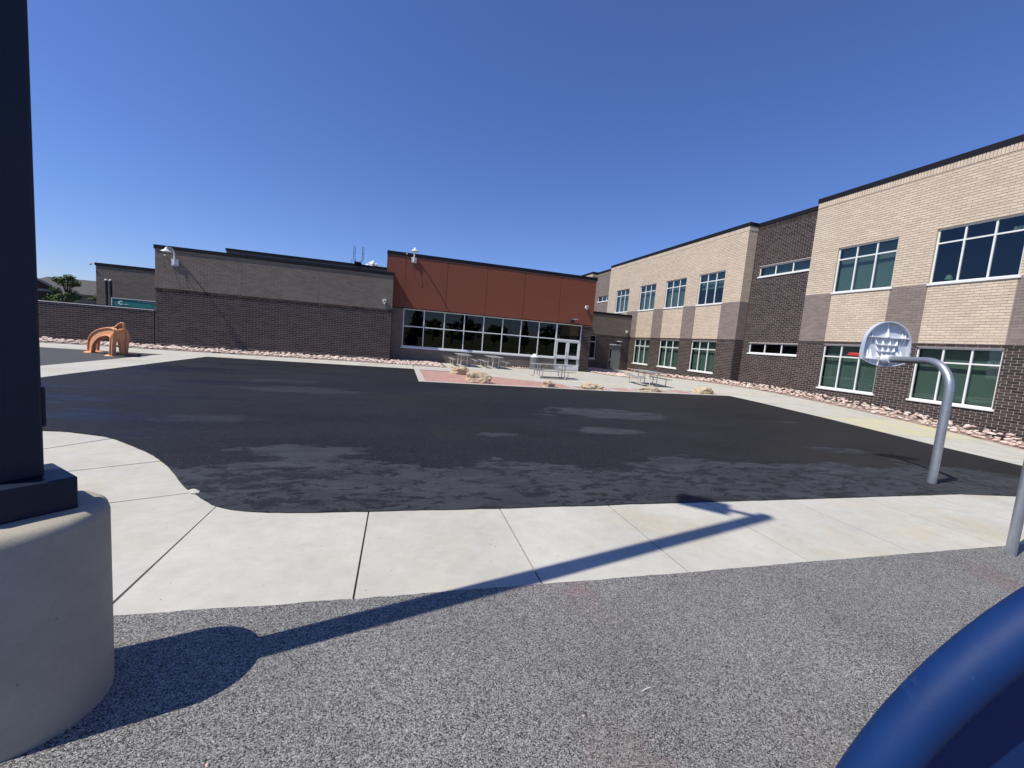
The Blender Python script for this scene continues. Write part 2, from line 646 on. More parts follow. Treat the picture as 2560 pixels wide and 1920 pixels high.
def sheet(name, poly, z, mat, parent=None, step=1.5, thick=.05, kind=None, flat=False):
    """A slab with this outline whose top follows the ground at height z."""
    bm = bmesh.new()
    f = bm.faces.new([bm.verts.new((p[0], p[1], 0)) for p in poly])
    bm.normal_update()
    if f.normal.z < 0: f.normal_flip()
    bmesh.ops.triangulate(bm, faces=bm.faces[:])
    xs, ys = [p[0] for p in poly], [p[1] for p in poly]
    if not flat and max(xs) > 8:
        k = max(8.0, math.ceil(min(xs) / step) * step)
        while k < max(xs):
            bmesh.ops.bisect_plane(bm, geom=bm.verts[:] + bm.edges[:] + bm.faces[:], plane_co=(k, 0, 0), plane_no=(1, 0, 0))
            k += step
        k = math.ceil(min(ys) / step) * step
        while k < max(ys):
            bmesh.ops.bisect_plane(bm, geom=bm.verts[:] + bm.edges[:] + bm.faces[:], plane_co=(0, k, 0), plane_no=(0, 1, 0))
            k += step
    r = bmesh.ops.extrude_face_region(bm, geom=bm.faces[:])
    top = set(v for v in r['geom'] if isinstance(v, bmesh.types.BMVert))
    for v in bm.verts:
        g = 0 if flat else gz(v.co.x, v.co.y)
        v.co.z = g + (z if v in top else z - thick)
    bmesh.ops.recalc_face_normals(bm, faces=bm.faces[:])
    me = bpy.data.meshes.new(name)
    bm.to_mesh(me)
    bm.free()
    me.materials.append(mat)
    o = link(name, me, parent)
    if kind: tag(o, kind=kind)
    return o


def catmull(pts, n=6):
    out = []
    for i in range(len(pts) - 1):
        p0, p1, p2, p3 = pts[max(i - 1, 0)], pts[i], pts[i + 1], pts[min(i + 2, len(pts) - 1)]
        for k in range(n):
            t = k / n
            out.append(tuple(.5 * (2 * b + (c - a) * t + (2 * a - 5 * b + 4 * c - d) * t * t + (3 * b - a - 3 * c + d) * t ** 3) for a, b, c, d in zip(p0, p1, p2, p3)))
    out.append(tuple(pts[-1]))
    return out


# wide base ground to the horizon
gb = MB()
XS = [-3000, -600, -120, -40, -20, 8, 10, 12, 14, 16, 18, 19.2, 40, 120, 600, 3000]
YS = [-3000, -600, -120, -20, 0, 4, 6, 7.8, 10.2, 13.6, 17, 19, 22, 26.5, 34, 60, 150, 600, 3000]
vs = [(x, y, gz(x, y) - .07) for y in YS for x in XS]
nx = len(XS)
gb.raw(vs, [(j * nx + i, j * nx + i + 1, (j + 1) * nx + i + 1, (j + 1) * nx + i) for j in range(len(YS) - 1) for i in range(nx - 1)])
tag(gb.build('ground', M['earth']), kind='structure')

def ragged(pts, step=.06, amp=.010):
    out = []
    for a, b in zip(pts[:-1], pts[1:]):
        L = math.hypot(b[0] - a[0], b[1] - a[1])
        n = max(1, int(L / step))
        nx_, ny_ = -(b[1] - a[1]) / (L or 1), (b[0] - a[0]) / (L or 1)
        for k in range(n):
            t = k / n
            x, y = a[0] + (b[0] - a[0]) * t, a[1] + (b[1] - a[1]) * t
            w = amp * (noise.noise((x * 2.1, y * 2.1, 3)) + .8 * noise.noise((x * 11, y * 11, 1)))
            out.append((x + nx_ * w, y + ny_ * w))
    return out


# rubber play surface in the foreground
inner_left = catmull([(-9, 5.3), (-7, 5.2), (-5.6, 5.15), (-4.5, 4.9), (-3.7, 4.2), (-2.9, 3.3), (-2.2, 2.72), (-1.52, 2.61), (-1.14, 2.60), (-.2, 2.575)], 5)
rub = [(-9, -4), (14, -4), (14, 2.562)] + ragged([(14, 2.562), (1.0, 2.57)] + [(x, y + .006) for x, y in inner_left[::-1]], .035, .009)
sheet('rubber_play_surface', rub, .004, M['rubber'], kind='structure')

# asphalt court
curve = catmull([(-7.86, 6.90), (-5.4, 6.88), (-4.54, 6.82), (-4.15, 6.75), (-3.67, 6.53), (-3.13, 6.07), (-2.75, 5.69), (-2.37, 5.21), (-2.02, 4.68), (-1.81, 4.43), (-1.52, 4.12), (-1.29, 4.0), (-1.05, 3.945), (-.74, 3.92), (-.19, 3.90), (1.08, 3.88)], 6)


near_edge = ragged(curve + [(14.25, 3.89)])
asph = near_edge + [(14.25, 3.89), (14.25, 14.98), (.72, 14.98), (.72, 20.3), (-7.86, 20.3)]
sheet('asphalt_court', asph, .012, M['asphalt'], kind='structure', step=1.5)

# older grey play area at far left
sheet('old_asphalt_area', [(-26, 6.9), (-9.42, 6.9), (-9.42, 20.25), (-26, 20.25)], -.002, M['old_asphalt'], kind='structure')


# concrete walks: every slab its own piece
def walk(name):
    o = link(name, MB().box(-.01, .01, -.01, .01, -.2, -.19).mesh(name, M['joint']))
    return o


def slab(parent, poly, mat=None, z=0.0, name='slab'):
    return sheet(name, poly, z, mat or M['concrete'], parent, thick=.045)


GAP = .0065
front = sheet('front_walk', [(-7.8, 2.4), (19.5, 2.4), (19.5, 4.1), (-1.5, 4.1), (-2.4, 5.3), (-4.0, 6.9), (-7.8, 7.0)], -.016, M['joint'], kind='structure', thick=.03)
jx = [-1.52, -.2, 1.06, 2.28, 3.53, 4.82, 6.08, 7.34, 8.6, 9.86, 11.12, 12.38, 13.64, 14.9]
for i in range(len(jx) - 1):
    a, b = jx[i] + GAP, jx[i + 1] - GAP
    top = [(x, y) for x, y in curve if a < x < b and y < 4.2 and x > -1.6]
    ya = 4.12 if i == 0 else 3.90
    lo = [(x, y) for x, y in inner_left if a < x < b and x > -1.6]
    slab(front, [(a, 2.612 if i == 0 else 2.575 if i == 1 else 2.56)] + lo + [(b, 2.575 if i == 0 else 2.56), (b, 3.915)] + [(x, y + .03) for x, y in top[::-1]] + [(a, ya + .03)])
# slabs that turn round the light pole


def between(pts, x0, x1): return [(x, y) for x, y in pts if x0 < x < x1]


cuts = [((-1.52, 2.612), (-1.52, 4.15)), ((-3.3, 3.88), (-1.85, 4.47)), ((-4.15, 4.60), (-2.55, 5.50)), ((-4.62, 5.00), (-3.55, 6.52)), ((-6.2, 5.18), (-6.2, 6.92))]
for (i0, o0), (i1, o1) in zip(cuts[:-1], cuts[1:]):
    inn = [p for p in inner_left if i1[0] + .02 < p[0] < i0[0] - .02]
    out = [p for p in curve if o1[0] + .02 < p[0] < o0[0] - .02]

    def sh(p, q, k): # shift p towards q's side a little for the joint
        return (p[0] + (q[0] - p[0]) * k, p[1] + (q[1] - p[1]) * k)
    k = .007
    poly = [sh(i1, i0, k), sh(o1, o0, k)] + [(x + .02, y + .03) for x, y in out] + [sh(o0, o1, k), sh(i0, i1, k)] + inn[::-1]
    slab(front, poly)

side = sheet('side_walk', [(-9.5, 6.8), (-7.8, 6.8), (-7.8, 22.9), (-9.5, 22.9)], -.016, M['joint'], kind='structure', thick=.03)
y = 6.93
while y < 20.2:
    slab(side, [(-9.40, y + GAP), (-7.84, y + GAP), (-7.84, min(y + 1.48, 20.28) - GAP), (-9.40, min(y + 1.48, 20.28) - GAP)])
    y += 1.48
back = sheet('building_walk', [(-27, 20.2), (.75, 20.2), (.75, 23.2), (-27, 23.2)], -.016, M['joint'], kind='structure', thick=.03)
x = -26.0
while x < .6:
    x1 = min(x + 2.2, .72)
    slab(back, [(x + GAP, 20.29), (x1 - GAP, 20.29), (x1 - GAP, 22.75), (x + GAP, 22.75)])
    x = x1

# patio with gravel island
patio = sheet('patio', [(.7, 14.9), (20, 14.9), (20, 33.6), (12.9, 33.6), (12.9, 26.5), (.2, 26.5), (.2, 22.7), (.7, 22.7)], -.016, M['joint'], kind='structure', thick=.03)
slab(patio, [(.72, 15.0), (14.24, 15.0), (14.24, 15.24), (.72, 15.24)], M['curb_concrete'], .015, 'curb')
slab(patio, [(.72, 15.245), (.97, 15.245), (.97, 21.0), (.72, 21.0)], M['curb_concrete'], .015, 'curb')
slab(patio, [(.975, 20.05), (2.38, 20.05), (2.1, 21.0), (.975, 21.0)], M['curb_concrete'], .015, 'curb')
slab(patio, [(2.42, 20.04), (7.0, 16.9), (7.0, 19.55), (2.16, 20.9)])
slab(patio, [(.74, 21.01), (2.12, 21.01), (7.0, 19.57), (7.0, 22.6), (.74, 22.6)])
slab(patio, [(7.01, 16.24), (14.24, 16.24), (14.24, 19.55), (7.01, 19.55)])
slab(patio, [(7.01, 19.57), (14.24, 19.57), (14.24, 22.2), (13.2, 23.3), (12.9, 24.6), (7.01, 24.6)])
slab(patio, [(2.6, 22.62), (6.995, 22.62), (6.995, 26.4), (2.6, 26.4)])
slab(patio, [(7.01, 24.62), (12.9, 24.62), (12.86, 26.4), (9.2, 26.4), (9.2, 25.6), (7.01, 25.6)])
slab(patio, [(14.26, 18.0), (18.6, 18.0), (18.8, 25.5), (19.7, 33.55), (17.2, 33.55), (16.8, 28.0), (14.26, 22.2)])
red_x = [6.98, 8.72, 9.78, 11.6, 12.7, 13.95]
for xx in red_x:
    slab(patio, [(xx, 15.245), (xx + .15, 15.245), (xx + .15, 16.235), (xx, 16.235)], M['curb_concrete'], .012, 'curb')
tag(sheet('red_gravel_bed', [(.975, 15.245), (6.975, 15.245), (6.995, 16.88), (2.40, 20.045), (.975, 20.045)], -.012, M['red_gravel'], step=.5), kind='structure')
for a, b in zip(red_x[:-1], red_x[1:]):
    tag(sheet('red_gravel_bed', [(a + .155, 15.245), (b - .005, 15.245), (b - .005, 16.235), (a + .155, 16.235)], -.012, M['red_gravel']), kind='structure')
# walk along the classroom wing
wing_walk = sheet('wing_walk', [(14.2, 3.9), (20, 3.9), (20, 18.1), (14.2, 18.1)], -.016, M['joint'], kind='structure', thick=.03)
y = 3.95
while y < 17.9:
    y1 = min(y + 2.35, 17.98)
    slab(wing_walk, [(14.27, y + GAP), (18.5, y + GAP), (18.5, y1 - GAP), (14.27, y1 - GAP)], M['yellow'] if 8.5 < y < 10.9 else None)
    y = y1


# ------------------------------------------------------------------ facades
class Fac:
    """A vertical wall plane: 'A' faces -y, 'B' faces -x, 'C' faces +x; u runs along it, d is the distance out of it."""

    def __init__(s, kind, pos): s.k, s.p = kind, pos

    def pt(s, u, z, d=0):
        if s.k == 'A': return Vector((u, s.p - d, z))
        if s.k == 'B': return Vector((s.p - d, u, z))
        return Vector((s.p + d, u, z))

    def box(s, mb, u0, u1, z0, z1, d0, d1, skip=()):
        a, b = s.pt(u0, z0, d0), s.pt(u1, z1, d1)
        mb.box(min(a.x, b.x), max(a.x, b.x), min(a.y, b.y), max(a.y, b.y), min(a.z, b.z), max(a.z, b.z))


CRS = 2.95 / 29      # one course of brick
BL = 3 * CRS         # brick length with joint
JT = .018           # joint
ZS = 2.95


def cells(u0, u1, z0, z1, holes):
    us = sorted({u0, u1, *[min(max(h[i], u0), u1) for h in holes for i in (0, 1)]})
    zs = sorted({z0, z1, *[min(max(h[i], z0), z1) for h in holes for i in (2, 3)]})
    for a, b in zip(us[:-1], us[1:]):
        for c, d in zip(zs[:-1], zs[1:]):
            m, n = (a + b) / 2, (c + d) / 2
            if not any(h[0] < m < h[1] and h[2] < n < h[3] for h in holes): yield a, b, c, d


def wall(parent, fac, u0, u1, zones, holes, reveal=.16, name='wall'):
    """Mortar face of a wall; zones = (u0, u1, z0, z1, mortar, brick) with window openings and their reveals."""
    keys = []
    mb = MB()

    def use(k):
        if k not in keys: keys.append(k)
        mb.mi = keys.index(k)
    for (a, b, c, d, mo, br) in zones:
        use(mo)
        for q in cells(a, b, c, d, holes):
            mb.face([fac.pt(q[0], q[2], -.009), fac.pt(q[1], q[2], -.009), fac.pt(q[1], q[3], -.009), fac.pt(q[0], q[3], -.009)])
    for h in holes:
        zm = (h[2] + h[3]) / 2
        br = next((z[5] for z in zones if z[0] <= (h[0] + h[1]) / 2 <= z[1] and z[2] <= h[3] + .02 <= z[3]), zones[0][5])
        use(br)
        for (p, q) in (((h[0], h[2]), (h[0], h[3])), ((h[1], h[2]), (h[1], h[3])), ((h[0], h[3]), (h[1], h[3])), ((h[0], h[2]), (h[1], h[2]))):
            mb.face([fac.pt(*p, -.001), fac.pt(*q, -.001), fac.pt(*q, -reveal), fac.pt(*p, -reveal)])
    return mb.build(name, [M[k] for k in keys], parent, fixn=False)


def lay(out, fac, u0, u1, z0, z1, key, holes, d=0.0, row0=None, length=BL, course=CRS, phase=0.0):
    """Lay a running bond inside a rectangle: fills out with (fac, u0, u1, z0, z1, d, key, full)."""
    k0 = math.floor((z0 + 1e-6) / course)
    k = k0
    while k * course < z1 - 1e-4:
        za, zb = max(k * course, z0), min((k + 1) * course, z1)
        if zb - za > .02:
            off = phase + (.5 * length if k % 2 else 0)
            spans = [(u0, u1)]
            for h in holes:
                if h[2] < (za + zb) / 2 < h[3]:
                    ns = []
                    for a, b in spans:
                        if h[1] <= a or h[0] >= b: ns.append((a, b))
                        else:
                            if h[0] > a: ns.append((a, h[0]))
                            if h[1] < b: ns.append((h[1], b))
                    spans = ns
            for a, b in spans:
                j = math.floor((a - off) / length)
                while off + j * length < b - 1e-4:
                    ua, ub = max(off + j * length, a), min(off + (j + 1) * length, b)
                    if ub - ua > .03:
                        out.append((fac, ua + JT / 2, ub - JT / 2, za + JT / 2, zb - JT / 2, d, key, abs(ub - ua - length) < 1e-3 and abs(zb - za - course) < 1e-3))
                    j += 1
        k += 1


BRICK_MESH = {}


def in_view(p):
    v = Vector(p) - Vector((0, 0, CAM_H))
    k = v.dot(AX_F)
    if k < .3: return None
    x, y = 1030.36 * v.dot(AX_R) / k, 1030.36 * v.dot(AX_U) / k
    return k if abs(x) < 1275 and abs(y) < 955 else None


def emit(parent, bricks, limit=300, hidden=None):
    """The bricks that show largest become parts; the rest of each kind is one part."""
    by = {}
    for b in bricks: by.setdefault(b[6], []).append(b)
    for key, L in by.items():
        sc = []
        for i, b in enumerate(L):
            c = b[0].pt((b[1] + b[2]) / 2, (b[3] + b[4]) / 2)
            k = in_view(c)
            if b[7] and b[0].k != 'C' and k and not (hidden and hidden(c)): sc.append((k if b[0].k == 'A' else k * k / max(abs(c.x), 1) * 1.2, i))
        sc.sort()
        chosen = set(i for _, i in sc[:limit])
        mb = MB()
        for i, b in enumerate(L):
            fac = b[0]
            if i in chosen:
                mk = (fac.k, key)
                if mk not in BRICK_MESH:
                    m = MB()
                    l, h = (BL - JT) / 2, (CRS - JT) / 2
                    if fac.k == 'A': m.box(-l, l, 0, .03, -h, h)
                    else: m.box(0, .03, -l, l, -h, h)
                    BRICK_MESH[mk] = m.mesh(key, M[key])
                link(key, BRICK_MESH[mk], parent, fac.pt((b[1] + b[2]) / 2, (b[3] + b[4]) / 2, b[5] + rnd.uniform(-.0012, .0012)))
            else:
                fac.box(mb, b[1], b[2], b[3], b[4], -.02, b[5] + rnd.uniform(-.0012, .0012))
        if mb.v:
            o = mb.build(key.split('_')[0] + '_brickwork', M[key], parent, fixn=False)
            tag(o, kind='stuff')


def window(parent, fac, u0, u1, z0, z1, cols, transom, gmat, blind=None, fw=.055, d=-.07, sill=True, lo_cut=None):
    mb = MB()
    fac.box(mb, u0, u1, z1 - fw, z1, d - .08, d)
    fac.box(mb, u0, u1, z0 + .05, z0 + .05 + fw, d - .08, d)
    zb = z0 + .05
    us = [u0 + (u1 - u0) * i / cols for i in range(cols + 1)]
    mids = []
    for i, u in enumerate(us):
        a, b = (u, u + fw) if i == 0 else (u - fw, u) if i == cols else (u - fw / 2, u + fw / 2)
        fac.box(mb, a, b, zb + fw, z1 - fw, d - .08, d - .001)
        mids.append((a, b))
    for i in range(cols):
        if transom: fac.box(mb, mids[i][1], mids[i + 1][0], transom - fw / 2, transom + fw / 2, d - .08, d - .002)
    w = mb.build('window', M['white_frame'], parent)
    rows = [(zb + fw, transom - fw / 2), (transom + fw / 2, z1 - fw)] if transom else [(zb + fw, z1 - fw)]
    for i in range(cols):
        for a, b in rows:
            p = MB()
            fac.box(p, mids[i][1] - .004, mids[i + 1][0] + .004, a - .004, b + .004, d - .046, d - .040)
            p.build('pane', M[gmat], w)
    if sill:
        s = MB()
        fac.box(s, u0 - .07, u1 + .03, z0 - .02, z0 + .055, -.15, .045)
        s.build('sill', M['white_frame'], w)
    if blind:
        bl = MB()
        fac.box(bl, u0 + .03, u1 - .03, blind[0], blind[1], d - .235, d - .23)
        fac.box(bl, u0 + .03, u1 - .03, blind[0] - .03, blind[0], d - .245, d - .222)
        bl.build('blind', M['blind'], w)
    return w


# ------------------------------------------------------------------ classroom wing
XB, XR = 20.11, 20.75
wing = empty('classroom_wing', (XB, 20, 0), 0, 'long two-storey school wing of tan brick over dark brick with pale banded windows', 'building')
FB, FR = Fac('B', XB), Fac('B', XR)
UP0, UP1, LO0, LO1 = 5.25, 7.42, .64, 2.80
B1W = [(34.60, 36.95), (30.45, 32.80), (26.68, 29.10), (22.90, 25.33)]
B2W = [(13.20, 15.71), (9.38, 11.89), (5.55, 8.06)]
bricks = []


def place(o): # children of the wing empty are built in world coordinates
    return o


wing.location = (0, 0, 0)


def wing_block(u0, u1, wins, low, ztop):
    holes = [(a, b, UP0, UP1) for a, b in wins] + [(a, b, LO0, LO1) for a, b in low]
    zt = ztop - .22
    zsol = zt - .28
    zones = [(u0, u1, -.9, ZS - CRS, 'dark_mortar', 'dark_brick'), (u0, u1, ZS - CRS, ZS, 'dark_mortar', 'dark_brick')]
    T = ZS + 23 * CRS
    es = sorted(wins)
    gaps, prev = [], u0
    for a, b in es:
        gaps.append((prev, a))
        zones.append((a, b, ZS, T, 'tan_mortar', 'tan_brick'))
        prev = b
    gaps.append((prev, u1))
    for a, b in gaps: zones.append((a, b, ZS, T, 'taupe_mortar', 'taupe_brick'))
    zones.append((u0, u1, T, zt, 'tan_mortar', 'tan_brick'))
    wall(wing, FB, u0, u1, zones, holes)
    lay(bricks, FB, u0, u1, -6 * CRS, ZS - CRS, 'dark_brick', holes)
    lay(bricks, FB, u0, u1, ZS - CRS, ZS, 'dark_brick', [], d=.016)
    for a, b in es: lay(bricks, FB, a, b, ZS, T, 'tan_brick', holes, phase=a)
    for a, b in gaps: lay(bricks, FB, a, b, ZS, T, 'taupe_brick', holes, phase=a)
    lay(bricks, FB, u0, u1, T, zsol, 'tan_brick', holes)
    # row of upright bricks under the roof edge
    u = u0
    while u < u1 - .02:
        bricks.append((FB, u + JT / 2, min(u + CRS, u1) - JT / 2, zsol + .018, zt - .004, .014, 'tan_brick', False))
        u += CRS
    for i, (a, b) in enumerate(wins):
        if (a, b) == B2W[1]: bl = None
        elif (a, b) == B1W[3]: bl = (6.40, 7.36)
        else: bl = (UP0 + .06, 7.36)
        window(wing, FB, a, b, UP0, UP1, 3, 6.86, 'glass_green', bl)
    for i, (a, b) in enumerate(low):
        window(wing, FB, a, b, LO0, LO1, 3, 2.23, 'glass_green', (LO0 + (.16 if (a, b) == B2W[1] else .06), 2.76))
    c = MB()
    c.box(XB - .035, XB + .8, u0 - (.03 if u0 > 5 else 0), u1 + .03, zt, ztop)
    c.build('roof_edge', M['dark_cap'], wing)


wing_block(21.35, 38.56, B1W, B1W[1:], 10.05)
wing_block(2.5, 17.08, B2W, B2W, 10.10)
wing_block(42.7, 56.0, [], [], 10.05)
# the recessed dark bays between the blocks
for (a, b, wins) in ((17.08, 21.35, [(17.55, 20.88, 6.72, 7.38), (17.55, 20.88, 2.14, 2.80)]), (38.56, 42.7, [(39.3, 42.2, 6.70, 7.36)])):
    k = 'dark' if a < 30 else 'taupe'
    wall(wing, FR, a, b, [(a, b, -.9, 9.83, k + '_mortar', k + '_brick')], wins)
    lay(bricks, FR, a, b, -6 * CRS, 9.55, k + '_brick', wins)
    u = a
    while u < b - .02:
        bricks.append((FR, u + JT / 2, min(u + CRS, b) - JT / 2, 9.565, 9.825, .014, k + '_brick', False))
        u += CRS
    for w in wins:
        window(wing, FR, w[0], w[1], w[2], w[3], 3, None, 'glass_green', (w[2] + .04, w[3] - .02) if w[2] > 4 else None)
    c = MB()
    c.box(XR - .035, XR + .8, a + .03, b - .03, 9.83, 10.045)
    c.build('roof_edge', M['dark_cap'], wing)
# returns of the blocks beside the bays: faces turned to the camera at y = 21.35 and y = 42.7
for yy in (21.35, 42.7):
    fa = Fac('A', yy)
    T = ZS + 23 * CRS
    wall(wing, fa, XB, XR, [(XB, XR, -.9, ZS, 'dark_mortar', 'dark_brick'), (XB, XR, ZS, T, 'taupe_mortar', 'taupe_brick'), (XB, XR, T, 9.83, 'tan_mortar', 'tan_brick')], [])
    for z0, z1, key in ((-6 * CRS, ZS, 'dark_brick'), (ZS, T, 'taupe_brick'), (T, 9.55, 'tan_brick'), ):
        lay(bricks, fa, XB, XR, z0, z1, key, [])
    u = XB
    while u < XR - .02:
        bricks.append((fa, u + JT / 2, min(u + CRS, XR) - JT / 2, 9.568, 9.826, .014, 'tan_brick', False))
        u += CRS
for yy in (17.08, 38.56): # faces turned away
    MB().box(XB + .04, XR, yy - .2, yy - .001, -.9, 9.83).build('return_wall', M['tan_brick'], wing)
emit(wing, bricks, 300)
for u in [w_[0] for w_ in B2W + B1W[1:]] + [19.2]:
    m = MB()
    if u == 19.2: FR.box(m, u - .006, u + .006, -.6, 2.12, -.01, .003)
    else: FB.box(m, u - .006, u + .006, -.6, LO0 - .03, -.01, .003)
    m.build('control_joint', M['black'], wing)
sh = MB()
sh.box(20.82, 34, 2.52, 56, 9.40, 9.60)
sh.box(33.8, 34, 2.52, 56, -.9, 9.39)
sh.box(20.2, 33.79, 2.52, 2.7, -.9, 9.39)
sh.box(20.2, 33.79, 55.8, 55.98, -.9, 9.39)
sh.build('roof', M['roof_gravel'], wing)
it = MB()
it.box(20.95, 33.7, 2.8, 55.7, 4.25, 4.55)
it.box(20.95, 33.7, 2.8, 55.7, -.2, .0)
it.box(26.0, 26.1, 2.8, 55.7, .01, 4.24)
it.box(26.0, 26.1, 2.8, 55.7, 4.56, 9.38)
it.build('interior_shell', M['room_dark'], wing)


def text_mesh(name, body, size, mat, parent, fac, u, z, d, extrude=.002):
    cu = bpy.data.curves.new(name, 'FONT')
    cu.body, cu.size, cu.extrude, cu.align_x, cu.align_y = body, size, extrude, 'CENTER', 'CENTER'
    tmp = bpy.data.objects.new(name, cu)
    COL.objects.link(tmp)
    dg = bpy.context.evaluated_depsgraph_get()
    me = bpy.data.meshes.new_from_object(tmp.evaluated_get(dg))
    bpy.data.objects.remove(tmp)
    me.materials.clear()
    me.materials.append(mat)
    o = link(name, me, parent, fac.pt(u, z, d))
    if fac.k == 'A': o.rotation_euler = (R(90), 0, 0)
    else: o.rotation_euler = (R(90), 0, R(-90))
    return o


for (u, z, body, lab) in ((9.62, 2.31, '163', 'small room number card 163 inside the lower window corner'), (9.62, 6.96, '203', 'small room number card inside the upper window corner')):
    t = MB()
    FB.box(t, u - .17, u + .17, z - .065, z + .065, -.128, -.125)
    c = t.build('room_number_card', M['white'])
    tag(c, lab, 'sign')
    text_mesh('number', body, .15, M['black'], c, FB, u, z, -.1235, .001)
lamp = empty('table_lamp', (XB + .5, 11.55, 5.28), 0, 'small lamp with pale shade standing inside the upper unshaded window', 'lamp')
MB().lathe([(0, 0), (.07, 0), (.07, .02), (.03, .05), (.05, .12), (.02, .2), (.012, .24)], 14).build('lamp_base', M['alu'], lamp, smooth=40)
MB().lathe([(.13, .2), (.07, .38)], 16).build('lamp_shade', M['white'], lamp, smooth=40)
shf = MB().box(XB + .25, XB + .8, 9.4, 11.85, 5.22, 5.27).build('window_shelf', M['interior'])
tag(shf, 'shelf behind the upper unshaded window with a lamp on it', 'shelf')
hb = empty('hose_tap', (XB, 21.9, .45), 0, 'small wall tap low on the dark brick near the bay corner', 'tap')
MB().tube([(0, 0, 0), (-.10, 0, 0), (-.12, 0, -.05)], .018, 8).build('spout', M['galv'], hb, smooth=40)
MB().box(-.012, -.001, -.05, .05, -.05, .05).build('tap_plate', M['galv'], hb)

# ------------------------------------------------------------------ grey and dark brick block (left of the red one)
YA = 25.36
FA = Fac('A', YA)
blk = empty('brick_block', (0, 0, 0), 0, 'low windowless block of grey brick above dark brick, left of red panels', 'building')
bricks = []
wall(blk, FA, -12.11, -.53, [(-12.11, -.53, -.4, ZS, 'dark_mortar', 'dark_brick'), (-12.11, -.53, ZS, 4.90, 'grey_mortar', 'grey_brick')], [])
lay(bricks, FA, -12.11, -.53, -2 * CRS, ZS - CRS, 'dark_brick', [])
lay(bricks, FA, -12.11, -.53, ZS - CRS, ZS + .02, 'dark_brick', [], d=.022, course=ZS - CRS, length=BL) if False else None
u = -12.11
while u < -.55:
    bricks.append((FA, u + .008, min(u + BL, -.53) - .008, ZS - CRS - .02, ZS, .024, 'dark_brick', False))
    u += BL
for (a, b) in ((-12.11, -8.24), (-8.22, -4.48), (-4.46, -.53)):
    lay(bricks, FA, a, b, ZS, 4.90, 'grey_brick', [], phase=a)
FC = Fac('C', -.53)
wall(blk, FC, YA, 26.6, [(YA, 26.6, -.4, ZS, 'dark_mortar', 'dark_brick'), (YA, 26.6, ZS, 4.90, 'grey_mortar', 'grey_brick')], [])
lay(bricks, FC, YA, 26.6, -2 * CRS, ZS, 'dark_brick', [])
lay(bricks, FC, YA, 26.6, ZS, 4.90, 'grey_brick', [])
emit(blk, bricks, 300)
MB().box(-12.11, -.53, YA - .012, YA + .02, .112, .130).build('base_flashing', M['dark_mortar'], blk)
MB().box(-12.15, -.49, YA - .04, 33.1, 4.90, 5.09).build('roof_edge', M['dark_cap'], blk)
MB().box(-12.13, -.51, YA - .022, YA + .1, 4.865, 4.899).build('drip_edge', M['grey_mortar'], blk)
MB().box(-12.10, -.56, YA + .06, 33.0, -.4, 4.86).build('inner_wall', M['grey_brick'], blk)

# taller block behind, with a roof ladder
rear = empty('rear_block', (0, 0, 0), 0, 'taller grey brick roof block rising behind the windowless block', 'building')
FRR = Fac('A', 33.2)
bricks = []
wall(rear, FRR, -11.75, .5, [(-11.75, .5, 3.8, 6.3, 'grey_mortar', 'grey_brick')], [])
lay(bricks, FRR, -11.75, .5, 4.8, 6.3, 'grey_brick', [])
emit(rear, bricks, 0)
MB().box(-11.7, .5, 33.26, 42, 0, 6.29).build('inner_wall', M['grey_brick'], rear)
MB().box(-11.79, .5, 33.16, 42.1, 6.30, 6.46).build('roof_edge', M['dark_cap'], rear)
lad = empty('roof_ladder', (0, 0, 0), 0, 'thin metal roof ladder with two tall looped handrails above the parapet', 'ladder')
for xx in (-3.58, -2.98):
    s = 1 if xx < -3.2 else -1
    MB().tube([(xx + s * .10, 33.10, 5.6), (xx + s * .10, 33.10, 6.62), (xx, 33.06, 6.82), (xx, 33.05, 7.62), (xx + .04, 33.05, 7.72), (xx + .10, 33.05, 7.62), (xx + .10, 33.05, 6.85), (xx + s * .10 + .06, 33.1, 6.6)], .018, 6).build('handrail', M['navy_steel'], lad, smooth=50)
    MB().tube([(xx, 33.05, 7.2), (xx + .10, 33.05, 7.2)], .016, 6).build('rail_tie', M['navy_steel'], lad)
for zz in (5.75, 6.05, 6.22):
    MB().tube([(-3.48, 33.10, zz), (-3.08, 33.10, zz)], .014, 6).build('rung', M['navy_steel'], lad)
MB().box(-3.52, -3.05, 33.0, 33.9, 6.50, 6.60).build('step_over', M['navy_steel'], lad)
MB().tube([(-3.78, 33.3, 6.4), (-3.78, 33.3, 6.72), (-3.75, 33.3, 6.78), (-3.70, 33.3, 6.76), (-3.69, 33.3, 6.5)], .02, 6).build('vent_pipe', M['galv'], lad, smooth=50)

# ------------------------------------------------------------------ red panelled hall with the long window
YR = 26.52
FH = Fac('A', YR)
hall = empty('red_hall', (0, 0, 0), 0, 'hall clad in rust red panels above one long dark window', 'building')
bricks = []
WIN = (.12, 12.09, .80, 3.19)
DOOR = (10.25, 12.09, -.2, .80)
zones = [(-.56, 12.09, -.4, 3.19, 'grey_mortar', 'grey_brick'), (12.09, 12.82, -.4, 3.19, 'dark_mortar', 'dark_brick')]
wall(hall, FH, -.56, 12.82, zones, [WIN, DOOR], .14)
lay(bricks, FH, -.53, 12.09, -2 * CRS, 3.18, 'grey_brick', [WIN, DOOR])
lay(bricks, FH, 12.09, 12.82, -2 * CRS, 3.18 - .02, 'dark_brick', [], d=.012)
FS = Fac('C', 12.82)
wall(hall, FS, YR, 30, [(YR, 30, -.4, 3.19, 'dark_mortar', 'dark_brick')], [])
lay(bricks, FS, YR, 30, -2 * CRS, 3.18, 'dark_brick', [])
emit(hall, bricks, 300)
px = [-.95, .12, 2.655, 5.18, 7.70, 10.235, 12.80]
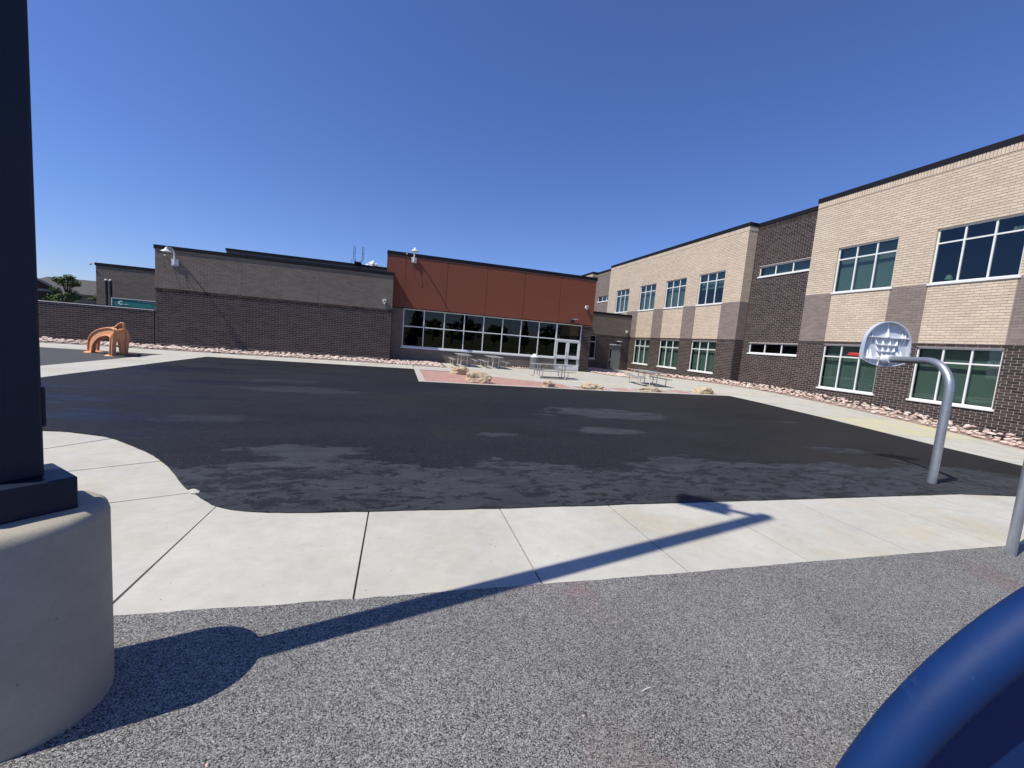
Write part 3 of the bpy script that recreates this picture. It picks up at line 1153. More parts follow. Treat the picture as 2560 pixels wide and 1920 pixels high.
for a, b in zip(px[:-1], px[1:]):
    MB().box(a + .011, b - .011, YR - .05, YR - .01, 3.235, 6.27).build('panel', M['red_panel'], hall)
MB().box(-.95, 12.80, YR - .008, YR + .2, 3.20, 6.30).build('panel_backing', M['black'], hall)
MB().box(-.98, 12.83, YR - .062, YR, 3.19, 3.232).build('panel_trim', M['dark_cap'], hall)
MB().box(12.80, 12.83, YR + .005, 34.2, 3.21, 6.29).build('side_panel', M['red_panel'], hall)
MB().box(-.975, -.95, YR - .05, 33, 3.24, 6.29).build('side_panel', M['red_panel'], hall)
MB().box(-.99, 12.86, YR - .075, 34.3, 6.29, 6.51).build('roof_edge', M['dark_cap'], hall)
MB().box(-.97, 12.82, YR - .065, YR - .01, 6.272, 6.289).build('drip_edge', M['grey_mortar'], hall)
w = MB()
w.box(-.5, 12.7, 36.8, 37, -.3, 6.2)
w.box(-.6, -.5, 26.9, 37, -.3, 6.2)
w.box(12.7, 12.78, 26.9, 37, -.3, 6.2)
w.box(-.5, 12.7, 26.75, 37, 6.0, 6.2)
w.box(-.5, 12.7, 26.75, 37, -.15, -.02)
w.build('interior_shell', M['room_dark'], hall)
MB().box(12.86, 14.25, 30.2, 36, -.4, 6.5).build('rear_annex', M['grey_brick'], hall)
# long window
fw = .055
mx = [.12 + 1.265 * k for k in range(9)]
mb = MB()
d0, d1 = -.13, -.05
FH.box(mb, .12, 12.09, 3.13, 3.19, d0, d1)
FH.box(mb, .12, 10.25, .85, .92, d0, d1)
post = [(m - fw / 2, m + fw / 2) for m in mx]
post[0] = (.12, .12 + fw)
post[8] = (10.24 - .03, 10.24 + .06)
post.append((12.09 - fw, 12.09))
for i, (a, b) in enumerate(post): FH.box(mb, a, b, .92 if i < 8 else (-.02 if i >= 8 else .92), 3.13, d0, d1 - .001)
for i in range(9): FH.box(mb, post[i][1], post[i + 1][0], 2.09, 2.15, d0, d1 - .002)
lw = mb.build('long_window', M['white_frame'], hall)
for i in range(9):
    for (a, b) in ((.92, 2.09), (2.15, 3.13)):
        if i == 8 and a < 1: continue
        p = MB()
        FH.box(p, post[i][1] - .004, post[i + 1][0] + .004, a - .004, b + .004, -.098, -.092)
        p.build('pane', M['glass_dark'], lw)
s = MB()
FH.box(s, .06, 10.20, .77, .85, -.14, .05)
s.build('sill', M['white_frame'], lw)
dd = MB()
FH.box(dd, 10.30, 12.035, 2.02, 2.09, -.125, -.048)
dr = dd.build('double_door', M['white_frame'], hall)
for (a, b) in ((10.305, 11.16), (11.175, 12.03)):
    lf = MB()
    FH.box(lf, a, a + .115, .01, 2.015, -.115, -.065)
    FH.box(lf, b - .115, b, .01, 2.015, -.115, -.065)
    for z0, z1 in ((1.93, 2.015), (.79, 1.04), (.01, .42)): FH.box(lf, a + .115, b - .115, z0, z1, -.1149, -.0651)
    L = lf.build('door_leaf', M['white_frame'], dr)
    for z0, z1 in ((1.04, 1.93), (.42, .79)):
        p = MB()
        FH.box(p, a + .112, b - .112, z0 - .003, z1 + .003, -.094, -.088)
        p.build('pane', M['glass_dark'], dr)
    hx = b - .06 if a < 11 else a + .06
    MB().tube([FH.pt(hx, .95, -.06), FH.pt(hx, .95, -.01), FH.pt(hx, 1.25, -.01), FH.pt(hx, 1.25, -.06)], .012, 6).build('door_handle', M['galv'], dr)

# ------------------------------------------------------------------ low link between hall and wing
YL = 33.64
FL = Fac('A', YL)
lk = empty('link_block', (0, 0, 0), 0, 'low link block of taupe over dark brick with a single grey door', 'building')
bricks = []
LW = (16.0, 16.82, .72, 2.86)
LD = (18.17, 19.33, -.3, 2.12)
x0 = 14.27
wall(lk, FL, x0, XB, [(x0, XB, -.6, ZS, 'dark_mortar', 'dark_brick'), (x0, XB, ZS, 4.74, 'grey_mortar', 'grey_brick')], [LW, LD])
lay(bricks, FL, x0, XB, -3 * CRS, ZS - CRS, 'dark_brick', [LW, LD])
lay(bricks, FL, x0, XB, ZS - CRS, ZS, 'dark_brick', [LW, LD], d=.02)
lay(bricks, FL, x0, XB, ZS, 4.74, 'grey_brick', [])
emit(lk, bricks, 300, hidden=lambda c: c.x < 16.3)
MB().box(x0, XB - .04, YL - .04, 41, 4.74, 4.93).build('roof_edge', M['dark_cap'], lk)
MB().box(x0 + .05, XB - .05, 40.0, 40.2, -.4, 4.7).build('rear_wall', M['grey_brick'], lk)
wl = window(lk, FL, *LW, 1, 2.27, 'glass_dark', None)
MB().box(18.17, 19.33, YL - .035, YL + .05, 2.12, 2.20).build('door_lintel', M['white_frame'], lk)
fr = MB()
FL.box(fr, 18.17, 18.24, -.12, 2.12, -.14, -.02)
FL.box(fr, 19.26, 19.33, -.12, 2.12, -.14, -.02)
FL.box(fr, 18.24, 19.26, 1.86, 2.12, -.14, -.021)
FL.box(fr, 18.24, 19.26, -.12, -.05, -.14, -.021)
sd = fr.build('side_door', M['door_grey'], lk)
lf = MB()
FL.box(lf, 18.24, 18.30, -.05, 1.86, -.10, -.05)
FL.box(lf, 18.46, 19.26, -.05, 1.86, -.10, -.05)
for z0, z1 in ((1.72, 1.86), (.70, .92), (-.05, .12)): FL.box(lf, 18.30, 18.46, z0, z1, -.0999, -.0501)
lf.build('door_leaf', M['door_grey'], sd)
for z0, z1 in ((.92, 1.72), (.12, .70)):
    p = MB()
    FL.box(p, 18.297, 18.463, z0, z1, -.08, -.075)
    p.build('pane', M['glass_dark'], sd)
MB().tube([FL.pt(18.35, .86, -.05), FL.pt(18.35, .86, .02), FL.pt(18.45, .86, .02)], .014, 6).build('door_handle', M['galv'], sd)
for (a, b) in ((14.3, 18.1), (19.4, 20.05)): pass
MB().box(x0, 20.0, YL + 2.4, YL + 2.5, -.3, 4.7).build('interior_wall', M['room_dark'], lk)

# ------------------------------------------------------------------ yard wall, equipment block, generator
yard = empty('yard_wall', (0, 0, 0), 0, 'dark brick yard wall with thin pale coping behind the orange climber', 'wall')
bricks = []
wall(yard, FA, -26, -12.17, [(-26, -12.17, -.4, 1.80, 'dark_mortar', 'dark_brick')], [])
lay(bricks, FA, -26, -12.17, -2 * CRS, 1.80, 'dark_brick', [])
emit(yard, bricks, 300, hidden=lambda c: c.x < -17.4)
MB().box(-26, -12.17, YA + .02, YA + .3, -.4, 1.795).build('backing', M['dark_brick'], yard)
MB().box(-26, -12.15, YA - .035, YA + .33, 1.80, 1.83).build('coping', M['white_frame'], yard)
MB().box(-26, -12.16, YA - .02, YA + .31, 1.832, 1.87).build('coping_cap', M['dark_cap'], yard)
eq = empty('equipment_block', (0, 0, 0), 0, 'plain grey brick block behind the yard wall and teal generator', 'building')
FE = Fac('A', 34.0)
bricks = []
wall(eq, FE, -19.5, -11.8, [(-19.5, -11.8, -.4, 4.46, 'grey_mortar', 'grey_brick')], [])
lay(bricks, FE, -19.5, -12.5, .8, 4.46, 'grey_brick', [])
emit(eq, bricks, 0)
MB().box(-19.45, -11.8, 34.05, 42, -.4, 4.45).build('inner_wall', M['grey_brick'], eq)
MB().box(-19.54, -11.8, 33.96, 42.1, 4.46, 4.64).build('roof_edge', M['dark_cap'], eq)
for i, xx in enumerate((-18.50, -18.27)):
    p = empty('exhaust_pipe', (xx, 33.2, 0), 0, ('left' if i == 0 else 'right') + ' of two tall black pipes with pale caps beside the generator', 'pipe', 'black pipes by the generator')
    MB().tube([(0, 0, 0), (0, 0, 3.50)], .075, 12).build('pipe', M['black'], p, smooth=40)
    MB().lathe([(.0, 3.60), (.06, 3.585), (.088, 3.54), (.088, 3.49), (.076, 3.49)], 14).build('pipe_cap', M['tube_white'], p, smooth=40)
    MB().tube([(0, -.08, 1.5), (0, -.08, 2.6)], .006, 6).build('strap', M['alu'], p)
ge = empty('generator', (0, 0, 0), 0, 'teal metal generator cabinet with white lettering behind the yard wall', 'generator')
box_obj('cabinet', (-15.9, -12.6, 29.0, 30.3, 0, 2.31), M['teal'], ge, .02)
MB().box(-15.93, -12.6, 28.97, 30.33, 2.312, 2.345).build('top_trim', M['white'], ge)
MB().box(-15.935, -15.895, 28.975, 30.3, 0, 2.31).build('corner_trim', M['white'], ge)
FG = Fac('A', 28.995)
lg = MB()
arc = [(math.cos(a), math.sin(a)) for a in [R(50 + 260 * i / 14) for i in range(15)]]
ring = [(-15.48 + .13 * c * 1.15, 2.09 + .105 * s_) for c, s_ in arc] + [(-15.48 + .065 * c * 1.15, 2.09 + .05 * s_) for c, s_ in arc[::-1]]
lg.prism(ring, lambda a, b, d: FG.pt(a, b, d), 0, .008)
lg.build('emblem', M['white'], ge)
MB().box(-15.36, -15.12, 28.987, 28.994, 2.005, 2.03).build('name_line', M['white'], ge)
MB().box(-14.70, -14.54, 28.987, 28.994, 2.235, 2.255).build('name_line', M['white'], ge)
MB().box(-14.46, -13.85, 28.987, 28.994, 2.22, 2.24).build('name_line', M['white'], ge)
for xx in (-14.0, -13.85):
    MB().lathe([(0, 0), (.03, 0), (.03, .01), (0, .012)], 10, Matrix.Translation((xx, 28.99, 2.07)) @ Matrix.Rotation(R(90), 4, 'X')).build('latch', M['black'], ge)


# ------------------------------------------------------------------ fittings on the walls
def gooseneck(label, x, yw, zb, ztop, reach):
    t = empty('gooseneck_lamp', (x, yw, zb), 0, label, 'lamp', 'gooseneck wall lamps')
    box_obj('junction_box', (-.15, .15, -.075, -.0, -.16, .16), M['lamp_white'], t, .008)
    h = ztop - zb
    path = [(0, -.11, -.05), (0, -.11, h - .30)] + [(0, -.11 - (reach - .11) * .5 * (1 - math.cos(a)) , h - .30 + .30 * math.sin(a)) for a in [math.pi * k / 10 for k in range(1, 6)]]
    path += [(0, -.11 - (reach - .11) * (.5 + .5 * k / 4), h - .02 * k / 4 ** 1) for k in range(1, 4)] + [(0, -reach, h - .03), (0, -reach - .02, h - .10)]
    MB().tube(path, .042, 12).build('arm', M['lamp_white'], t, smooth=50)
    MB().lathe([(.0, .06), (.05, .055), (.07, .0), (.13, -.05), (.225, -.105), (.235, -.125), (.215, -.12), (.1, -.05), (.0, -.03)], 20, Matrix.Translation((0, -reach - .02, h - .10))).build('lamp_shade', M['lamp_white'], t, smooth=50)
    MB().lathe([(0, 0), (.035, 0), (.04, .05), (.025, .09), (0, .1)], 12, Matrix.Translation((-.43, -.02, .30)) @ Matrix.Rotation(R(90), 4, 'X')).build('sensor', M['lamp_white'], t, smooth=50)
    loop = catmull([(-.43, -.10, .26), (-.44, -.13, .0), (-.38, -.17, -.28), (-.20, -.20, -.46), (-.04, -.17, -.36), (0, -.11, -.12)], 5)
    MB().tube(loop, .009, 6).build('cable', M['black'], t, smooth=60)
    for k in range(5):
        MB().box(.02 + .02 * k, .035 + .02 * k, -.30, -.08, -.10 - .03 * k, -.085 - .03 * k).build('bracket_fin', M['lamp_white'], t)
    return t


gooseneck('white gooseneck lamp on the grey brick block near its left corner', -11.22, YA, 4.30, 4.92, .85)
gooseneck('white gooseneck lamp reaching above the roof edge of the red hall', .58, YR - .05, 6.12, 6.72, .80)


def wall_camera(label, x, yw, z, s=.1):
    t = empty('wall_camera', (x, yw, z), 0, label, 'camera', 'white square wall cameras')
    box_obj('housing', (-s, s, -.14, 0, -s, s), M['lamp_white'], t, .018)
    MB().lathe([(0, .05), (.03, .045), (.055, .02), (.06, 0)], 14, Matrix.Translation((0, -.141, 0)) @ Matrix.Rotation(R(90), 4, 'X')).build('lens_dome', M['door_grey'], t, smooth=50)
    MB().tube([(0, -.10, -s), (0, -.13, -s - .05), (0, -.13, -s - .10)], .02, 8).build('bracket', M['lamp_white'], t)
    return t


wall_camera('white square camera low on the right end of the grey brick', -.97, YA, 3.42)
wall_camera('white square camera on the right end of the red panels', 12.22, YR - .05, 4.44)
wall_camera('white square camera on the taupe link block beside the wing', 19.72, YL, 3.40)


def sconce(label, x, yw, z, mat):
    t = empty('door_sconce', (x, yw, z), 0, label, 'lamp', 'sconces over doors')
    box_obj('back_plate', (-.15, .05, -.04, 0, -.22, .02), M['navy_steel'], t, .005)
    sh = MB()
    arc = [(-.15, 0)] + [(-.15 + .42 * k / 8, .02 + .05 * math.sin(math.pi * k / 16)) for k in range(9)] + [(.27, .02), (.0, -.03)]
    sh.prism(arc, lambda a, b, d: Vector((a, -d, b)), .04, .34)
    sh.build('hood', mat, t)
    MB().box(-.13, .03, -.2, -.05, -.2, -.035).build('lamp_body', M['navy_steel'], t)
    return t


sconce('dark hooded light on the red panels above the double door', 11.30, YR - .05, 3.52, M['alu'])
sconce('pale hooded light above the grey side door', 18.92, YL, 2.46, M['lamp_white'])
cm = empty('roof_camera', (-19.54, 34.0, 4.5), 0, 'small white camera on a bracket at the corner of the equipment block', 'camera')
MB().tube([(0, 0, .06), (-.22, -.06, .06)], .02, 6).build('bracket', M['lamp_white'], cm)
MB().lathe([(0, .05), (.06, .04), (.075, 0), (.05, -.05), (0, -.07)], 12, Matrix.Translation((-.2, -.06, 0))).build('lens_dome', M['lamp_white'], cm, smooth=50)
ho = MB().tube(catmull([(-9.35, 25.2, .0), (-9.2, 25.18, .12), (-8.88, 25.15, .19), (-8.6, 25.18, .12), (-8.45, 25.2, .0)], 5), .022, 8).build('drain_hose', M['black'], smooth=50)
tag(ho, 'black hose arching out of the rocks at the dark brick wall', 'hose')

# ------------------------------------------------------------------ light pole in the foreground
PC = Vector((-1.43, 2.02, 0))
PA = math.atan2(.68, -.73)
pole = empty('light_pole', PC, 0, 'dark steel light pole on a round concrete base, left foreground', 'light pole')
prof = [(0, 0), (.266, 0), (.269, .02), (.268, .4), (.266, .815), (.258, .845), (.235, .862), (.15, .868), (0, .869)]
MB().lathe(prof, 72).build('concrete_base', M['pedestal_concrete'], pole, smooth=40)
RZ = Matrix.Rotation(PA, 4, 'Z')


def rot_box(name, b, mat, bevel, parent):
    o = box_obj(name, b, mat, parent, bevel)
    o.data.transform(RZ)
    return o


rot_box('base_cover', (-.137, .137, -.137, .137, .868, 1.0), M['navy_steel'], .006, pole)
rot_box('shaft', (-.064, .064, -.064, .064, .999, 8.0), M['navy_steel'], .010, pole)
rot_box('hand_hole_cover', (-.045, .045, -.078, -.064, 1.20, 1.36), M['navy_steel'], .004, pole)
rot_box('pole_cap', (-.068, .068, -.068, .068, 8.0, 8.03), M['navy_steel'], .005, pole)
rot_box('arm', (.064, .34, -.03, .03, 7.86, 7.93), M['navy_steel'], .004, pole)
rot_box('lamp_head', (.32, .84, -.17, .17, 7.83, 7.97), M['navy_steel'], .02, pole)

# ------------------------------------------------------------------ basketball hoop
HB = Vector((8.25, 4.36, gz(8.25, 4.36)))
hd = Vector((.50, 1.29, 0)).normalized()
hw = Vector((hd.y, -hd.x, 0))
hoop = empty('basketball_hoop', HB, 0, 'low galvanised gooseneck basketball hoop seen from behind', 'basketball hoop')
ZA, BR = 1.94, .46
path = [(0, 0, -.05), (0, 0, .5), (0, 0, 1.0), (0, 0, ZA - BR)]
for k in range(1, 9):
    a = math.pi / 2 * k / 8
    path.append(tuple(hd * (BR * (1 - math.cos(a))) + Vector((0, 0, ZA - BR + BR * math.sin(a)))))
ARM = 1.36
path += [tuple(hd * .8 + Vector((0, 0, ZA))), tuple(hd * ARM + Vector((0, 0, ZA)))]
MB().tube(path, .058, 20).build('goose_neck_pole', M['galv'], hoop, smooth=40)
MB().tube([hd * (ARM - .16) + Vector((0, 0, ZA)), hd * (ARM + .02) + Vector((0, 0, ZA))], .078, 20).build('arm_collar', M['lamp_white'], hoop, smooth=40)
E0 = hd * (ARM + .02) + Vector((0, 0, ZA))


def bd(a, b, d): return E0 + hw * a + Vector((0, 0, b)) + hd * d


side_w = [(-.03, .402), (.10, .405), (.25, .402), (.35, .392), (.42, .374), (.49, .343), (.55, .303), (.60, .256), (.65, .188), (.685, .108)]
shape = [(w_, z_) for z_, w_ in side_w] + [(0, .70)] + [(-w_, z_) for z_, w_ in side_w[::-1]]
shape = catmull(shape, 3)
shape += [(-.402 + .804 * k / 10, -.03 - .11 * (1 - (k / 5 - 1) ** 2)) for k in range(1, 10)]
bb = MB()
bb.prism(shape, bd, .045, .055)
n = len(shape)
rim_o = [(p[0], p[1]) for p in shape]
rim_i = [(p[0] * .965, .13 + (p[1] - .13) * .965) for p in shape]
for i in range(n):
    j = (i + 1) % n
    bb.face([bd(*rim_o[i], -.03), bd(*rim_o[j], -.03), bd(*rim_o[j], .05), bd(*rim_o[i], .05)])
    bb.face([bd(*rim_i[i], -.03), bd(*rim_i[j], -.03), bd(*rim_i[j], .05), bd(*rim_i[i], .05)])
    bb.face([bd(*rim_o[i], -.03), bd(*rim_o[j], -.03), bd(*rim_i[j], -.03), bd(*rim_i[i], -.03)])
board = bb.build('backboard', M['board'], hoop, fixn=False)


def rib(a0, b0, a1, b1, h0, h1, th=.012):
    """A moulded rib on the back of the board whose height runs from h0 to h1."""
    dx, dz = a1 - a0, b1 - b0
    L = math.hypot(dx, dz)
    ox, oz = -dz / L * th / 2, dx / L * th / 2
    m = MB()
    P = [bd(a0 + s * ox, b0 + s * oz, d) for s in (-1, 1) for d in (.046, .046 - h0)] + [bd(a1 + s * ox, b1 + s * oz, d) for s in (-1, 1) for d in (.046, .046 - h1)]
    m.raw(P, [(0, 1, 3, 2), (4, 6, 7, 5), (0, 4, 5, 1), (2, 3, 7, 6), (1, 5, 7, 3), (0, 2, 6, 4)])
    m.build('rib', M['board_rib_lit'], board)


rib(-.36, .40, .36, .40, .055, .055)
rib(-.385, -.01, .385, -.01, .07, .07)
rib(0, .66, 0, .41, .004, .075, .016)
for a in (-.31, -.265, .265, .31):
    rib(a, .52, a, .41, .003, .05)
    rib(a * .97, .26, a, .39, .003, .05)
for a in (-.29, -.235, .235, .29):
    rib(a, .17, a, 0, .003, .07, .016)
    rib(a, -.08, a, -.02, .003, .06, .016)
for b, w2 in ((.26, .165), (.14, .135), (.04, .11)): rib(-w2, b, w2, b, .05, .05)
for k in range(4):
    a_t, a_b = -.20 + .40 * k / 3, -.105 + .21 * k / 3
    for (q0, q1) in ((0, .34), (.36, .66), (.68, 1)):
        zt, zb = .39 - .37 * q0, .39 - .37 * q1
        rib(a_t + (a_b - a_t) * q0, zt, a_t + (a_b - a_t) * q1, zb, .006, .072, .014)
rib(-.10, 0.0, -.10, -.13, .075, .05)
rib(.10, 0.0, .10, -.13, .075, .05)
rc = bd(0, .07, .055 + .20 + .25)
hr = MB()
for zz, rr in ((0, .25), (-.03, .25)):
    hr.tube([rc + Vector((math.cos(a), math.sin(a), 0)) * rr + Vector((0, 0, zz)) for a in [2 * math.pi * k / 36 for k in range(36)]], .019, 8, closed=True)
hr.build('rim', M['red_rim'], hoop, smooth=60)
MB().prism([(-.09, -.09), (.09, -.09), (.09, .06), (-.09, .06)], bd, .056, .10).build('rim_bracket', M['red_rim'], hoop)
MB().prism([(-.07, -.06), (.07, -.06), (.07, .04), (-.07, .04)], bd, .10, .27).build('rim_bracket', M['red_rim'], hoop)

# ------------------------------------------------------------------ grey play post and blue bowl at the right edge
pp = empty('play_post', (5.88, 2.41, 0), 0, 'slim galvanised post standing at the right edge of the rubber surface', 'post')
MB().tube([(0, 0, -.03), (0, 0, 2.1)], .04, 16).build('post', M['galv'], pp, smooth=40)
MB().lathe([(.043, 2.09), (.043, 2.12), (.03, 2.14), (0, 2.15)], 16).build('post_cap', M['galv'], pp, smooth=40)

bowl = empty('plastic_bowl', (1.346, .183, 0), 0, 'deep blue moulded plastic play bowl with rolled rim, bottom right corner', 'play bowl')
bn = Vector((-.268, -.963, 0)).normalized()
BM = Matrix.Translation((.012, 0, .806)) @ bn.to_track_quat('Z', 'Y').to_matrix().to_4x4()
ring = []
RR, TR = .757, .033
rimp = [(RR + TR * math.cos(a), TR * math.sin(a)) for a in [2 * math.pi * k / 18 for k in range(19)]]
MB().lathe(rimp, 96, BM).build('rim', M['blue_plastic'], bowl, smooth=60, merge=True)
prof = [(RR - TR * .95, -.005), (RR - .045, -.026), (RR - .07, -.033), (RR - .12, -.030), (.45, -.012), (.28, .0), (.0, .008)]
prof += [(.0, -.03), (.29, -.04), (.46, -.05), (RR - .11, -.065), (RR - .05, -.062), (RR - .02, -.03), (RR - .02, -.01)]
MB().lathe(prof, 96, BM).build('dish', M['blue_plastic'], bowl, smooth=60, merge=True)
ft = MB()
ft.tube([(.03, .12, .6), (.10, .36, .35), (.13, .45, .0)], .04, 14)
ft.build('stand', M['galv'], bowl, smooth=40)

# ------------------------------------------------------------------ orange climber
cl = empty('arch_climber', (-10.6, 19.0, 0), 0, 'weathered orange plastic arch climber on the grey area by the yard wall', 'climber')


def resample(pts, n=4): return catmull(list(pts) + [pts[0]], n)[:-1]


def panel(name, a, b, pts, thick, side=1, hole=None):
    a, b = Vector((*a, 0)), Vector((*b, 0))
    dr = (b - a).normalized()
    nr = Vector((-dr.y, dr.x, 0)) * side
    fn = lambda t, z, d: a + dr * t + nr * d + Vector((0, 0, z)) - Vector((-10.6, 19.0, 0))
    P = resample(pts, 3)
    P = [(t, max(z, .005)) for t, z in P]
    m = MB()
    m.prism(P, fn, .02, thick)
    m.build(name, M['orange_plastic'], cl)
    r = MB()
    r.tube([fn(t, max(z, .02), .0) for t, z in P], .028, 8, closed=True)
    r.build('rolled_edge', M['orange_plastic'], cl, smooth=60)
    r = MB()
    r.tube([fn(t, max(z, .02), thick) for t, z in P], .022, 8, closed=True)
    r.build('rolled_edge', M['orange_plastic'], cl, smooth=60)


panel('side_panel', (-11.35, 19.25), (-9.98, 18.2), [(.03, .01), (.04, .22), (.09, .46), (.25, .66), (.54, .81), (.9, .92), (1.34, .99), (1.6, 1.0), (1.80, .97), (1.82, .86), (1.76, .76), (1.72, .58), (1.70, .35), (1.67, .0), (1.52, .0), (1.57, .16), (1.61, .45), (1.61, .64), (1.43, .72), (1.18, .70), (.86, .63), (.58, .48), (.38, .3), (.28, .02)], .08)
panel('end_panel', (-9.98, 18.2), (-10.05, 19.3), [(-.07, .01), (-.01, .58), (.13, .85), (.27, .91), (.47, .93), (.7, .97), (.84, .87), (.9, .65), (.83, .44), (.87, .02), (.62, .02), (.50, .48), (.38, .57), (.27, .56), (.15, .47), (.12, .01)], .07)
panel('back_panel', (-11.4, 19.6), (-9.9, 19.6), [(.03, .02), (.08, .45), (.17, .72), (.31, .87), (.46, .94), (.62, .96), (.72, 1.0), (.81, 1.1), (.9, 1.17), (.95, 1.18), (1.0, 1.15), (1.0, 1.03), (1.06, .91), (1.12, .8), (1.14, .63), (1.11, .4), (1.07, .02), (.93, .01), (.88, .36), (.75, .55), (.56, .57), (.33, .55), (.19, .40), (.15, .03)], .07)
# saddle top joining the panels
sd_ = MB()
topA = [(-11.35 + .795 * t, 19.25 - .607 * t, z) for t, z in ((.30, .70), (.54, .81), (.9, .92), (1.34, .99), (1.6, 1.0))]
topC = [(-11.4 + t, 19.6, z) for t, z in ((.22, .78), (.31, .87), (.46, .94), (.62, .96), (.81, 1.08))]
for i in range(4):
    q = [Vector(p) - Vector((-10.6, 19, .01)) for p in (topA[i], topA[i + 1], topC[i + 1], topC[i])]
    sd_.face(q)
sd_.build('saddle', M['orange_plastic'], cl, smooth=80, merge=True)
for (x, y) in ((-11.22, 19.2), (-10.05, 18.25), (-9.98, 19.25), (-11.25, 19.6)):
    MB().lathe([(0, .06), (.08, .055), (.13, .035), (.165, .012), (.17, 0)], 16, Matrix.Translation((x + 10.6, y - 19.0, 0)) @ Matrix.Scale(1.25, 4, (1, 0, 0))).build('foot', M['orange_plastic'], cl, smooth=60)

# ------------------------------------------------------------------ picnic tables
def make_table():
    t = empty('picnic_table', (0, 0, 0))
    for k in (-1, 0, 1):
        box_obj('top_plank', (-.255 / 2 + k * .262, .255 / 2 + k * .262, -1.05, 1.05, .665, .70), M['alu'], t, .006)
    for s in (-1, 1):
        box_obj('bench_plank', (s * .66 - .125, s * .66 + .125, -1.05, 1.05, .37, .405), M['alu'], t, .006)
    for yy in (-.68, .68):
        bend = [(-.66, yy, .37), (-.66, yy, .15), (-.63, yy, .07), (-.56, yy, .03), (.56, yy, .03), (.63, yy, .07), (.66, yy, .15), (.66, yy, .37)]
        MB().tube(bend, .024, 8).build('bench_frame', M['tube_white'], t, smooth=60)
        for s in (-1, 1):
            MB().tube([(s * .18, yy, .03), (s * .18, yy, .665)], .024, 8).build('leg', M['tube_white'], t, smooth=60)
        MB().tube([(-.33, yy, .65), (.33, yy, .65)], .02, 8).build('top_rail', M['tube_white'], t, smooth=60)
        MB().tube([(0, yy, .35), (0, yy * .25, .655)], .014, 6).build('brace', M['tube_white'], t)
        MB().tube([(-.18, yy, .35), (.18, yy, .35)], .014, 6).build('brace', M['tube_white'], t)
    return t


proto = make_table()
spots = [(3.72, 24.95, 0, 'metal picnic table end-on below the long window, nearest the corner'),
         (5.62, 24.85, 0, 'metal picnic table end-on below the long window, nearer the bin'),
         (7.55, 19.85, R(90), 'metal picnic table side-on in the middle of the patio before the double door'),
         (12.15, 18.25, R(-8), 'metal picnic table at an angle on the patio by the wing')]
for i, (x, y, a, lab) in enumerate(spots):
    o = proto if i == 0 else copy_tree(proto)
    o.location = (x, y, gz(x, y))
    o.rotation_euler = (0, 0, a)
    tag(o, lab, 'picnic table', 'metal picnic tables on the patio')

bin_ = empty('litter_bin', (8.62, 25.9, 0), 0, 'grey round litter bin with pale domed lid beside the double door', 'bin')
MB().lathe([(.27, .03), (.285, .05), (.285, .78), (.27, .80)], 28).build('drum', M['door_grey'], bin_, smooth=40)
for k in range(28):
    a = 2 * math.pi * k / 28
    Mx = Matrix.Rotation(a, 4, 'Z') @ Matrix.Translation((.29, 0, 0))
    MB().box(-.006, .008, -.022, .022, .04, .79, Mx).build('slat', M['door_grey'], bin_)
MB().lathe([(.29, .79), (.295, .82), (.20, .84), (.17, .88), (.16, .93), (.12, .985), (.06, 1.01), (0, 1.015)], 28).build('lid', M['white'], bin_, smooth=50)
MB().lathe([(0, 0), (.26, 0), (.26, .035)], 24).build('base', M['black'], bin_)

# ------------------------------------------------------------------ boulders
def boulder_mesh(name, mat, seed):
    r = random.Random(seed)
    bm = bmesh.new()
    bmesh.ops.create_cube(bm, size=2)
    bmesh.ops.subdivide_edges(bm, edges=bm.edges[:], cuts=17, use_grid_fill=True)
    off = Vector((r.uniform(0, 50), r.uniform(0, 50), r.uniform(0, 50)))
    planes = [(Vector((r.uniform(-1, 1), r.uniform(-1, 1), r.uniform(-.1, .8))).normalized(), r.uniform(.80, 1.15)) for _ in range(9)]
    for v in bm.verts:
        c = v.co.copy()
        L = (abs(c.x) ** 5 + abs(c.y) ** 5 + abs(c.z) ** 5) ** .2
        c /= L
        for nrm, dist in planes:
            k = c.dot(nrm)
            if k > dist: c -= nrm * (k - dist) * .9
        st = 1 + .10 * math.floor(3.0 * (.5 + .5 * noise.noise(Vector((c.x * .6, c.y * .6, c.z * 3.2)) + off)))
        n1 = noise.noise(c * 1.3 + off)
        n2 = noise.noise(c * 3.6 + off)
        n3 = noise.noise(c * 9.0 + off)
        v.co = c * (1 + .22 * n1 + .10 * n2 + .05 * n3) * (.9 + .1 * st)
        v.co.z *= 1 - .12 * c.x * r.choice((1,))
    me = bpy.data.meshes.new(name)
    bm.to_mesh(me)
    bm.free()
    me.materials.append(mat)
    return me


def rock_mesh(name, mat, seed, sub=3, rough=.32, facets=7, flat=.0):
    r = random.Random(seed)
    bm = bmesh.new()
    bmesh.ops.create_icosphere(bm, subdivisions=sub, radius=1)
    planes = []
    for _ in range(facets):
        v = Vector((r.uniform(-1, 1), r.uniform(-1, 1), r.uniform(-.6, 1))).normalized()
        planes.append((v, r.uniform(.60, .86)))
    off = Vector((r.uniform(0, 50), r.uniform(0, 50), r.uniform(0, 50)))
    for v in bm.verts:
        c = v.co.copy()
        for nrm, dist in planes:
            k = c.dot(nrm)
            if k > dist: c -= nrm * (k - dist)
        c *= 1 + rough * noise.noise(c * 1.6 + off) + rough * .45 * noise.noise(c * 4.5 + off) + rough * .2 * noise.noise(c * 11 + off)
        v.co = c
    me = bpy.data.meshes.new(name)
    bm.to_mesh(me)
    bm.free()
    me.materials.append(mat)
    return me


